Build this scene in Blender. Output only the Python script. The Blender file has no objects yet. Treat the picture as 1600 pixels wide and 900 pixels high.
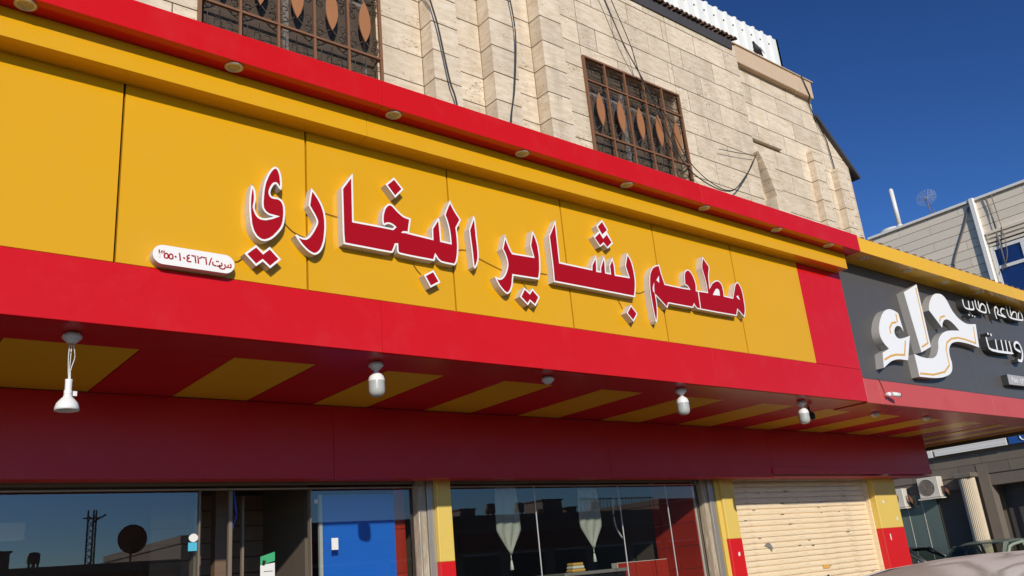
import bpy, bmesh, math, random
from mathutils import Vector, Matrix
from mathutils.geometry import tessellate_polygon
from math import radians, sin, cos, pi
random.seed(7)
S = bpy.context.scene
COL = S.collection

# ---------------- camera, sky, sun, exposure ----------------
cd = bpy.data.cameras.new('camera'); cam = bpy.data.objects.new('camera', cd); COL.objects.link(cam)
CM = ((0.77563293, -0.13415639, -0.61676221), (-0.62473243, -0.30252982, -0.71985075), (-0.09001638, 0.94365130, -0.31846394))
cam.matrix_world = Matrix.Translation((0, 0, 1.6)) @ Matrix(CM).to_4x4()
cd.sensor_width = 36; cd.lens = 30.2306
cd.clip_start = 0.05; cd.clip_end = 2000
S.camera = cam
SUN = Vector((0.5, 1.0, -0.44)).normalized()          # the way the light travels
w = bpy.data.worlds.new('World'); S.world = w; w.use_nodes = True
nt = w.node_tree; nt.nodes.clear()
sky = nt.nodes.new('ShaderNodeTexSky'); sky.sky_type = 'NISHITA'; sky.sun_disc = False
sky.sun_elevation = math.asin(-SUN.z); sky.sun_rotation = math.atan2(-SUN.x, -SUN.y)
sky.altitude = 700; sky.air_density = 1.0; sky.dust_density = 0.35; sky.ozone_density = 4.0
bg = nt.nodes.new('ShaderNodeBackground'); bg.inputs[1].default_value = 0.10
wo = nt.nodes.new('ShaderNodeOutputWorld')
gm = nt.nodes.new('ShaderNodeGamma'); gm.inputs[1].default_value = 1.5      # clear desert sky: deeper blue away from the sun
tn = nt.nodes.new('ShaderNodeVectorMath'); tn.operation = 'MULTIPLY'; tn.inputs[1].default_value = (0.34, 0.42, 0.50)
nt.links.new(sky.outputs[0], gm.inputs[0]); nt.links.new(gm.outputs[0], tn.inputs[0]); nt.links.new(tn.outputs[0], bg.inputs[0]); nt.links.new(bg.outputs[0], wo.inputs[0])
sd = bpy.data.lights.new('sun', 'SUN'); sd.energy = 3.75; sd.angle = radians(0.53); sd.color = (1.0, 0.93, 0.82)
so = bpy.data.objects.new('sun', sd); COL.objects.link(so); so.rotation_euler = SUN.to_track_quat('-Z', 'Y').to_euler(); so.location = (-10, -20, 15)
S.view_settings.view_transform = 'Standard'; S.view_settings.look = 'None'
S.view_settings.exposure = 0.0; S.view_settings.gamma = 1.0

# ---------------- materials ----------------
def mat(name, col, rough=0.5, spec=0.5, metal=0.0, var=0.0, vscale=3.0, bump=0.0, bscale=40.0, dirt=None, dirt_amt=0.0, dscale=6.0, stretch=(1,1,1), rand=0.0, coat=0.0):
    m = bpy.data.materials.new(name); m.use_nodes = True; n = m.node_tree.nodes; l = m.node_tree.links
    b = n['Principled BSDF']
    b.inputs['Roughness'].default_value = rough; b.inputs['Metallic'].default_value = metal
    b.inputs['Specular IOR Level'].default_value = spec; b.inputs['Coat Weight'].default_value = coat
    b.inputs['Base Color'].default_value = (*col, 1)
    if not (var or bump or dirt_amt or rand): return m
    tc = n.new('ShaderNodeTexCoord'); mp = n.new('ShaderNodeMapping'); l.new(tc.outputs['Object'], mp.inputs[0]); mp.inputs['Scale'].default_value = stretch
    src = mp.outputs[0]
    if rand:
        oi = n.new('ShaderNodeObjectInfo'); mu = n.new('ShaderNodeVectorMath'); mu.operation = 'MULTIPLY_ADD'
        cb = n.new('ShaderNodeCombineXYZ'); l.new(oi.outputs['Random'], cb.inputs[0]); l.new(oi.outputs['Random'], cb.inputs[2])
        mu.inputs[1].default_value = (37, 11, 53); l.new(cb.outputs[0], mu.inputs[0]); l.new(src, mu.inputs[2]); src = mu.outputs[0]
    last = None
    def mul(sock_a, fac_sock, lo, hi):
        r = n.new('ShaderNodeMapRange'); r.inputs['To Min'].default_value = lo; r.inputs['To Max'].default_value = hi; l.new(fac_sock, r.inputs[0])
        x = n.new('ShaderNodeVectorMath'); x.operation = 'SCALE'
        if sock_a is None: x.inputs[0].default_value = col
        else: l.new(sock_a, x.inputs[0])
        l.new(r.outputs[0], x.inputs['Scale']); return x.outputs[0]
    if var:
        t = n.new('ShaderNodeTexNoise'); t.inputs['Scale'].default_value = vscale; t.inputs['Detail'].default_value = 6; l.new(src, t.inputs['Vector'])
        last = mul(last, t.outputs['Fac'], 1 - var, 1 + var)
    if rand:
        last = mul(last, oi.outputs['Random'], 1 - rand, 1 + rand)
    if dirt_amt:
        t = n.new('ShaderNodeTexNoise'); t.inputs['Scale'].default_value = dscale; t.inputs['Detail'].default_value = 8; t.inputs['Roughness'].default_value = 0.7; l.new(src, t.inputs['Vector'])
        r = n.new('ShaderNodeMapRange'); r.inputs['From Min'].default_value = 0.5; r.inputs['From Max'].default_value = 0.75; r.inputs['To Max'].default_value = dirt_amt; l.new(t.outputs['Fac'], r.inputs[0])
        mx = n.new('ShaderNodeMix'); mx.data_type = 'RGBA'; l.new(r.outputs[0], mx.inputs[0])
        if last is None: mx.inputs[6].default_value = (*col, 1)
        else: l.new(last, mx.inputs[6])
        mx.inputs[7].default_value = (*(dirt or (0.3, 0.25, 0.2)), 1); last = mx.outputs[2]
    if last is not None: l.new(last, b.inputs['Base Color'])
    if bump:
        t = n.new('ShaderNodeTexNoise'); t.inputs['Scale'].default_value = bscale; t.inputs['Detail'].default_value = 5; l.new(src, t.inputs['Vector'])
        bp = n.new('ShaderNodeBump'); bp.inputs['Strength'].default_value = bump; bp.inputs['Distance'].default_value = 0.01; l.new(t.outputs['Fac'], bp.inputs['Height']); l.new(bp.outputs[0], b.inputs['Normal'])
    return m
def acp(name, col, rough=0.3, spec=0.3):
    m = mat(name, col, rough, spec, var=0.035, vscale=0.8, bump=0.12, bscale=1.8, rand=0.02, dirt=tuple(0.6 * c + 0.22 for c in col), dirt_amt=0.05, dscale=2.6)
    return m
def travertine(name, col):
    m = bpy.data.materials.new(name); m.use_nodes = True; n = m.node_tree.nodes; l = m.node_tree.links; b = n['Principled BSDF']
    b.inputs['Roughness'].default_value = 0.75; b.inputs['Specular IOR Level'].default_value = 0.25
    tc = n.new('ShaderNodeTexCoord'); oi = n.new('ShaderNodeObjectInfo')
    cb = n.new('ShaderNodeCombineXYZ'); l.new(oi.outputs['Random'], cb.inputs[0]); l.new(oi.outputs['Random'], cb.inputs[2])
    ma = n.new('ShaderNodeVectorMath'); ma.operation = 'MULTIPLY_ADD'; ma.inputs[1].default_value = (41, 0, 67); l.new(cb.outputs[0], ma.inputs[0]); l.new(tc.outputs['Object'], ma.inputs[2])
    def noise(scale, stretch, det=6, rough=0.6):
        mp = n.new('ShaderNodeMapping'); mp.inputs['Scale'].default_value = stretch; l.new(ma.outputs[0], mp.inputs[0])
        t = n.new('ShaderNodeTexNoise'); t.inputs['Scale'].default_value = scale; t.inputs['Detail'].default_value = det; t.inputs['Roughness'].default_value = rough; l.new(mp.outputs[0], t.inputs['Vector']); return t.outputs['Fac']
    a = noise(4.5, (1, 1, 4.0)); r1 = n.new('ShaderNodeValToRGB'); l.new(a, r1.inputs[0])
    r1.color_ramp.elements[0].position = 0.3; r1.color_ramp.elements[0].color = (col[0]*.86, col[1]*.79, col[2]*.70, 1)
    r1.color_ramp.elements[1].position = 0.62; r1.color_ramp.elements[1].color = (col[0]*1.08, col[1]*1.08, col[2]*1.08, 1)
    # per block tone
    r2 = n.new('ShaderNodeMapRange'); r2.inputs['To Min'].default_value = 0.88; r2.inputs['To Max'].default_value = 1.05; l.new(oi.outputs['Random'], r2.inputs[0])
    sc = n.new('ShaderNodeVectorMath'); sc.operation = 'SCALE'; l.new(r1.outputs[0], sc.inputs[0]); l.new(r2.outputs[0], sc.inputs['Scale'])
    # faint rain streaks running down several courses
    ms = n.new('ShaderNodeMapping'); ms.inputs['Scale'].default_value = (1, 1, 0.12); l.new(tc.outputs['Object'], ms.inputs[0])
    ts = n.new('ShaderNodeTexNoise'); ts.inputs['Scale'].default_value = 3.5; ts.inputs['Detail'].default_value = 5; l.new(ms.outputs[0], ts.inputs['Vector'])
    rs = n.new('ShaderNodeMapRange'); rs.inputs['From Min'].default_value = 0.5; rs.inputs['From Max'].default_value = 0.75; rs.inputs['To Min'].default_value = 1.0; rs.inputs['To Max'].default_value = 0.80; l.new(ts.outputs['Fac'], rs.inputs[0])
    s2 = n.new('ShaderNodeVectorMath'); s2.operation = 'SCALE'; l.new(sc.outputs[0], s2.inputs[0]); l.new(rs.outputs[0], s2.inputs['Scale']); sc = s2
    # pits
    p = noise(26, (1, 1, 2.2), 3, 0.5); q = noise(3.0, (1, 1, 1.5), 3, 0.5)
    ad = n.new('ShaderNodeMath'); ad.operation = 'MULTIPLY_ADD'; l.new(q, ad.inputs[0]); ad.inputs[1].default_value = 0.45; l.new(p, ad.inputs[2])
    pr = n.new('ShaderNodeMapRange'); pr.inputs['From Min'].default_value = 0.87; pr.inputs['From Max'].default_value = 0.97; l.new(ad.outputs[0], pr.inputs[0])
    mx = n.new('ShaderNodeMix'); mx.data_type = 'RGBA'; l.new(pr.outputs[0], mx.inputs[0]); l.new(sc.outputs[0], mx.inputs[6]); mx.inputs[7].default_value = (col[0]*.33, col[1]*.27, col[2]*.2, 1)
    l.new(mx.outputs[2], b.inputs['Base Color'])
    bp = n.new('ShaderNodeBump'); bp.inputs['Strength'].default_value = 0.35; bp.inputs['Distance'].default_value = 0.004; bp.invert = True; l.new(ad.outputs[0], bp.inputs['Height']); l.new(bp.outputs[0], b.inputs['Normal'])
    return m
def glass(name, tint=(0.8, 0.85, 0.85), refl=0.06, rough=0.0):
    m = bpy.data.materials.new(name); m.use_nodes = True; n = m.node_tree.nodes; l = m.node_tree.links; n.clear()
    o = n.new('ShaderNodeOutputMaterial'); t = n.new('ShaderNodeBsdfTransparent'); t.inputs[0].default_value = (*tint, 1)
    g = n.new('ShaderNodeBsdfGlossy'); g.inputs['Roughness'].default_value = rough; g.inputs['Color'].default_value = (1, 0.88, 0.86, 1)
    f = n.new('ShaderNodeFresnel'); f.inputs[0].default_value = 1.5
    a = n.new('ShaderNodeMath'); a.operation = 'MULTIPLY_ADD'; a.inputs[1].default_value = 1.3; a.inputs[2].default_value = refl; a.use_clamp = True; l.new(f.outputs[0], a.inputs[0])
    ge = n.new('ShaderNodeNewGeometry'); iv = n.new('ShaderNodeMath'); iv.operation = 'SUBTRACT'; iv.inputs[0].default_value = 1.0; l.new(ge.outputs['Backfacing'], iv.inputs[1])
    mu = n.new('ShaderNodeMath'); mu.operation = 'MULTIPLY'; l.new(a.outputs[0], mu.inputs[0]); l.new(iv.outputs[0], mu.inputs[1]); a = mu   # the inner faces of a pane do not mirror again
    mx = n.new('ShaderNodeMixShader'); l.new(a.outputs[0], mx.inputs[0]); l.new(t.outputs[0], mx.inputs[1]); l.new(g.outputs[0], mx.inputs[2]); l.new(mx.outputs[0], o.inputs[0])
    return m
def meshscreen(name):
    m = bpy.data.materials.new(name); m.use_nodes = True; n = m.node_tree.nodes; l = m.node_tree.links; n.clear()
    o = n.new('ShaderNodeOutputMaterial'); t = n.new('ShaderNodeBsdfTransparent'); g = n.new('ShaderNodeBsdfDiffuse'); g.inputs[0].default_value = (0.16, 0.12, 0.09, 1)
    x = n.new('ShaderNodeMixShader'); x.inputs[0].default_value = 0.38; l.new(t.outputs[0], x.inputs[1]); l.new(g.outputs[0], x.inputs[2]); l.new(x.outputs[0], o.inputs[0]); return m
M = dict(
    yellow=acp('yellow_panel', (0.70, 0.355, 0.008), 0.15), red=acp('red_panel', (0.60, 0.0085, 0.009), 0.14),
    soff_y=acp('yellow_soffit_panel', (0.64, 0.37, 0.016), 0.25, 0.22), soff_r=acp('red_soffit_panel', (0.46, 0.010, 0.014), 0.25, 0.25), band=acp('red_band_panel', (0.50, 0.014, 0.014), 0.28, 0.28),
    lemon=acp('lemon_panel', (0.84, 0.46, 0.02), 0.2), dark=mat('dark_joint', (0.03, 0.025, 0.02), 0.9, 0.1), black=mat('black_rubber', (0.012, 0.012, 0.012), 0.6, 0.3),
    cable=mat('cable_black', (0.035, 0.03, 0.025), 0.7), wire=mat('sign_wire', (0.12, 0.05, 0.02), 0.7),
    stone=travertine('travertine_stone', (0.70, 0.595, 0.455)), mortar=mat('mortar', (0.16, 0.11, 0.065), 0.95, 0.1, var=0.2, vscale=8),
    letter_red=mat('letter_red', (0.37, 0.0035, 0.009), 0.35, 0.2, var=0.03), letter_white=mat('letter_white', (0.85, 0.82, 0.78), 0.35, 0.4), letter_side=mat('letter_return', (0.62, 0.58, 0.52), 0.4, 0.4, var=0.08, vscale=12),
    white=mat('white_enamel', (0.8, 0.79, 0.75), 0.35), bulb=mat('bulb_diffuser', (0.42, 0.43, 0.39), 0.25, 0.5, coat=0.3), ceramic=mat('ceramic_holder', (0.55, 0.55, 0.54), 0.3),
    brown=mat('grille_brown', (0.22, 0.10, 0.045), 0.5, var=0.15, vscale=6, bump=0.1), copper=mat('grille_oval', (0.36, 0.15, 0.055), 0.5, var=0.12, vscale=5), iron=mat('wrought_iron', (0.07, 0.05, 0.035), 0.6),
    gray=acp('charcoal_panel', (0.090, 0.083, 0.077), 0.35), pink=mat('faded_red_panel', (0.56, 0.085, 0.075), 0.4, 0.4, var=0.05, vscale=1.5, dirt=(0.5, 0.03, 0.04), dirt_amt=0.5, dscale=2.2), gold=mat('gold_inlay', (0.72, 0.40, 0.09), 0.4),
    small_white=mat('small_letter_white', (0.85, 0.84, 0.82), 0.4), small_side=mat('small_letter_side', (0.05, 0.05, 0.05), 0.4), big_side=mat('brushed_return', (0.42, 0.40, 0.37), 0.35, 0.5, var=0.06, vscale=9, stretch=(8, 8, 1)),
    alu=mat('aluminium_frame', (0.42, 0.39, 0.34), 0.35, 0.5, metal=0.5, var=0.15, vscale=8, stretch=(6, 6, 0.6)), bronze=mat('bronze_frame', (0.19, 0.15, 0.11), 0.4, 0.5, var=0.1),
    worn=mat('worn_guide_rail', (0.38, 0.31, 0.22), 0.6, 0.3, var=0.3, vscale=14, dirt=(0.75, 0.66, 0.5), dirt_amt=0.9, dscale=9, stretch=(3, 3, .5)),
    ypaint=mat('yellow_paint', (0.72, 0.52, 0.115), 0.45, 0.4, var=0.05, vscale=3, dirt=(0.5, 0.4, 0.2), dirt_amt=0.25, bump=0.08, bscale=30), rpaint=mat('red_paint', (0.62, 0.012, 0.014), 0.35, 0.4, var=0.04),
    shutter=mat('cream_shutter', (0.86, 0.70, 0.46), 0.42, 0.4, var=0.06, vscale=2.5, dirt=(0.25, 0.17, 0.1), dirt_amt=0.55, dscale=5, stretch=(0.9, 1, 9)), chip=mat('chipped_paint', (0.10, 0.07, 0.05), 0.8),
    pane=glass('shop_glass', (0.92, 0.94, 0.92), 0.075), pane_up=glass('upper_window_glass', (0.5, 0.52, 0.52), 0.04), screen=meshscreen('insect_screen'), blueglass=mat('blue_mirror_glass', (0.01, 0.03, 0.13), 0.06, 0.9, coat=0.5),
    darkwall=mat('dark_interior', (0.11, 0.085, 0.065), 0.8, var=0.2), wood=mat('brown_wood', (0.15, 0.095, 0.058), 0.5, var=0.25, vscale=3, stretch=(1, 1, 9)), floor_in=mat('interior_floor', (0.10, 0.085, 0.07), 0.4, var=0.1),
    tile=mat('red_wall_tile', (0.42, 0.035, 0.02), 0.2, 0.5, rand=0.08, var=0.05), grout=mat('white_grout', (0.6, 0.55, 0.5), 0.8), blueboard=mat('blue_board', (0.015, 0.165, 0.72), 0.45, var=0.04), cloth=mat('pale_satin_cloth', (0.70, 0.72, 0.64), 0.55, 0.3, var=0.06, vscale=10, stretch=(1, 1, 6)),
    paper=mat('paper_white', (0.75, 0.75, 0.72), 0.6), green=mat('poster_green', (0.05, 0.38, 0.16), 0.5), cyan=mat('sticker_cyan', (0.08, 0.45, 0.62), 0.4), blue=mat('blue_ribbon', (0.02, 0.08, 0.5), 0.5),
    asphalt=mat('asphalt', (0.105, 0.095, 0.082), 0.9, 0.2, var=0.25, vscale=1.2, bump=0.5, bscale=60), ground=mat('sandy_ground', (0.30, 0.24, 0.17), 0.95, 0.1, var=0.15, vscale=0.4, bump=0.3, bscale=20), paving=mat('concrete_paving', (0.33, 0.27, 0.20), 0.85, 0.2, var=0.12, vscale=1.5, rand=0.07, bump=0.2), kerb=mat('kerb_concrete', (0.38, 0.35, 0.30), 0.9, 0.2, var=0.1), paint=mat('road_paint', (0.72, 0.72, 0.68), 0.7, 0.2, var=0.1, vscale=8),
    corr=mat('white_corrugated', (0.80, 0.80, 0.76), 0.4, 0.4, var=0.04, dirt=(0.5, 0.45, 0.38), dirt_amt=0.25, dscale=2, stretch=(4, 4, .7)), eave=mat('dark_eave_sheet', (0.06, 0.055, 0.055), 0.6, var=0.2), rtile=mat('brown_roof_tile', (0.17, 0.10, 0.07), 0.8, var=0.3, vscale=12, rand=0.15), capstone=mat('cap_stone', (0.58, 0.43, 0.29), 0.75, 0.2, var=0.08, vscale=6, bump=0.15), rust=mat('rusty_sheet', (0.20, 0.11, 0.06), 0.8, var=0.3, vscale=8),
    clad=mat('beige_cladding', (0.74, 0.65, 0.52), 0.7, 0.2, var=0.05, vscale=2, rand=0.05), cladjoint=mat('cladding_joint', (0.13, 0.10, 0.075), 0.9), groundwall=mat('grey_stone_shaded', (0.17, 0.14, 0.11), 0.8, 0.2, var=0.15, vscale=2, rand=0.06),  # groundwall: grey stone, colour darkened to carry awning shade on the pier
    pvc=mat('white_pipe', (0.78, 0.76, 0.70), 0.4), greywire=mat('grey_cable', (0.16, 0.14, 0.13), 0.6), acw=mat('ac_casing', (0.66, 0.60, 0.50), 0.5, var=0.08, vscale=5), acfan=mat('ac_fan_grille', (0.22, 0.18, 0.14), 0.5), greenglass=mat('green_glazed_wall', (0.10, 0.135, 0.12), 0.15, 0.6, var=0.25, vscale=1.2, stretch=(1, 3, .3)), bluesign=mat('blue_sign', (0.02, 0.09, 0.32), 0.4), column=mat('fluted_column_stone', (0.60, 0.49, 0.34), 0.7, var=0.08),
    bird=mat('pigeon_dark', (0.05, 0.05, 0.055), 0.7, var=0.3, vscale=30), birdgrey=mat('pigeon_grey', (0.22, 0.21, 0.20), 0.7, var=0.2, vscale=30), birdleg=mat('pigeon_leg', (0.35, 0.12, 0.1), 0.6),
    car_white=mat('car_white_paint', (0.84, 0.76, 0.64), 0.5, 0.35), car_green=mat('car_green_paint', (0.34, 0.40, 0.30), 0.3, 0.5, coat=0.6), car_grey=mat('car_grey_paint', (0.06, 0.055, 0.05), 0.3, 0.5, coat=0.7), carglass=glass('car_glass', (0.62, 0.66, 0.63), 0.06), tyre=mat('tyre', (0.02, 0.02, 0.02), 0.85), rim=mat('wheel_rim', (0.4, 0.4, 0.4), 0.35, metal=0.8), seat=mat('car_seat', (0.16, 0.14, 0.12), 0.8), tail=mat('tail_light', (0.35, 0.01, 0.01), 0.25), headl=mat('head_light', (0.6, 0.6, 0.6), 0.15),
    farwall=mat('opposite_wall', (0.30, 0.25, 0.20), 0.85, var=0.15, vscale=0.7), farlight=mat('opposite_light_wall', (0.45, 0.40, 0.33), 0.8, var=0.1), fardark=mat('opposite_shop_dark', (0.07, 0.065, 0.06), 0.5), tank=mat('water_tank', (0.30, 0.25, 0.20), 0.6), redsign=mat('opposite_red_band', (0.25, 0.08, 0.06), 0.5), dish=mat('dish_metal', (0.22, 0.15, 0.12), 0.6), lens=mat('downlight_lens', (0.55, 0.50, 0.30), 0.15, 0.6, coat=0.6), ringm=mat('downlight_ring', (0.70, 0.66, 0.52), 0.3, metal=0.2),
)

# ---------------- mesh helpers ----------------
def tagp(o, label=None, cat=None, group=None, kind=None):
    if label: o['label'] = label
    if cat: o['category'] = cat
    if group: o['group'] = group
    if kind: o['kind'] = kind
    return o
def root(name, loc, label, cat, group=None, rz=0):
    o = bpy.data.objects.new(name, None); o.empty_display_size = 0.2; COL.objects.link(o); o.location = loc; o.rotation_euler = (0, 0, rz)
    return tagp(o, label, cat, group)
def link(name, me, m, parent=None, local=False):
    o = bpy.data.objects.new(name, me); COL.objects.link(o)
    if m is not None and not me.materials: me.materials.append(m)
    if parent is not None:
        o.parent = parent
        if not local: o.matrix_parent_inverse = wmat(parent).inverted()
    return o
def wmat(o):
    m = Matrix.LocRotScale(o.location, o.rotation_euler, o.scale)
    if o.parent is not None: m = wmat(o.parent) @ o.matrix_parent_inverse @ m
    return m
def fin(bm, name, m, parent=None, local=False, smooth=False):
    bmesh.ops.recalc_face_normals(bm, faces=bm.faces)
    me = bpy.data.meshes.new(name); bm.to_mesh(me); bm.free()
    if smooth:
        me.shade_smooth()
    ms = m if isinstance(m, (list, tuple)) else [m]
    for x in ms: me.materials.append(x)
    return link(name, me, None, parent, local)
def addbox(bm, x0, x1, y0, y1, z0, z1, bev=0.0, mi=0):
    r = bmesh.ops.create_cube(bm, size=1)
    vs = r['verts']
    for v in vs:
        v.co.x = x0 if v.co.x < 0 else x1; v.co.y = y0 if v.co.y < 0 else y1; v.co.z = z0 if v.co.z < 0 else z1
    fs = set(f for v in vs for f in v.link_faces)
    for f in fs: f.material_index = mi
    if bev > 0:
        es = list(set(e for v in vs for e in v.link_edges))
        bmesh.ops.bevel(bm, geom=es, offset=bev, segments=1, affect='EDGES', clamp_overlap=True)
def box(name, x0, x1, y0, y1, z0, z1, m, parent=None, bev=0.0, local=False):
    bm = bmesh.new(); addbox(bm, x0, x1, y0, y1, z0, z1, bev); return fin(bm, name, m, parent, local)
def addtube(bm, pts, r, seg=6, closed=False, mi=0, r2=None):
    pts = [Vector(p) for p in pts]; n = len(pts); rings = []
    up = Vector((0, 0, 1))
    for i, p in enumerate(pts):
        a = pts[i - 1] if (i > 0 or closed) else p; b = pts[(i + 1) % n] if (i < n - 1 or closed) else p
        d = (b - a); d = d.normalized() if d.length > 1e-9 else Vector((0, 0, 1))
        s = d.cross(up)
        if s.length < 1e-3: s = d.cross(Vector((1, 0, 0)))
        s.normalize(); t = s.cross(d).normalized()
        rr = r if r2 is None else r + (r2 - r) * i / max(1, n - 1)
        rings.append([bm.verts.new(p + (s * cos(2*pi*k/seg) + t * sin(2*pi*k/seg)) * rr) for k in range(seg)])
    m = n if closed else n - 1
    for i in range(m):
        A = rings[i]; B = rings[(i + 1) % n]
        for k in range(seg):
            f = bm.faces.new((A[k], A[(k+1) % seg], B[(k+1) % seg], B[k])); f.material_index = mi; f.smooth = True
    if not closed:
        for R in (rings[0], rings[-1]):
            f = bm.faces.new(R); f.material_index = mi
def tube(name, pts, r, m, parent=None, seg=6, local=False, closed=False):
    bm = bmesh.new(); addtube(bm, pts, r, seg, closed); return fin(bm, name, m, parent, local)
def catmull(pts, n=6):
    P = [Vector(p) for p in pts]; out = []
    for i in range(len(P) - 1):
        p0 = P[max(0, i-1)]; p1 = P[i]; p2 = P[i+1]; p3 = P[min(len(P)-1, i+2)]
        for k in range(n):
            t = k / n
            out.append(0.5 * ((2*p1) + (p2-p0)*t + (2*p0-5*p1+4*p2-p3)*t*t + (3*p1-p0-3*p2+p3)*t**3))
    out.append(P[-1]); return out
def addprism(bm, poly, y0, y1, side_mi=0, front_mi=0):
    """poly in (x, z); extruded from y0 (front) to y1 (back)"""
    a = [bm.verts.new((x, y0, z)) for x, z in poly]; b = [bm.verts.new((x, y1, z)) for x, z in poly]; n = len(poly)
    if n < 4:
        bm.faces.new(a).material_index = front_mi; bm.faces.new(b).material_index = side_mi
    else:
        for t in tessellate_polygon([[Vector((x, z, 0)) for x, z in poly]]):
            bm.faces.new([a[i] for i in t]).material_index = front_mi; bm.faces.new([b[i] for i in reversed(t)]).material_index = side_mi
    for i in range(n):
        h = bm.faces.new((a[i], a[(i+1) % n], b[(i+1) % n], b[i])); h.material_index = side_mi
def prism(name, poly, y0, y1, m, parent=None):
    bm = bmesh.new(); addprism(bm, poly, y0, y1, 0, 1 if isinstance(m, (list, tuple)) else 0); return fin(bm, name, m, parent)
def lathe(name, prof, m, parent=None, local=True, seg=24, smooth=True, off=(0, 0, 0)):
    bm = bmesh.new(); rings = []
    for r, z in prof:
        rings.append([bm.verts.new((off[0] + r*cos(2*pi*k/seg), off[1] + r*sin(2*pi*k/seg), off[2] + z)) for k in range(seg)] if r > 1e-5 else [bm.verts.new((off[0], off[1], off[2] + z))])
    for A, B in zip(rings, rings[1:]):
        for k in range(seg):
            a = A[k % len(A)]; b = A[(k+1) % len(A)]; c = B[(k+1) % len(B)]; d = B[k % len(B)]
            v = []; [v.append(q) for q in (a, b, c, d) if q not in v]
            if len(v) > 2: bm.faces.new(v).smooth = smooth
    return fin(bm, name, m, parent, local)
def copy_tree(o, parent=None, loc=None):
    c = o.copy(); COL.objects.link(c); c.parent = parent
    if loc is not None: c.location = loc
    for ch in list(o.children): copy_tree(ch, c)
    return c

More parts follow.
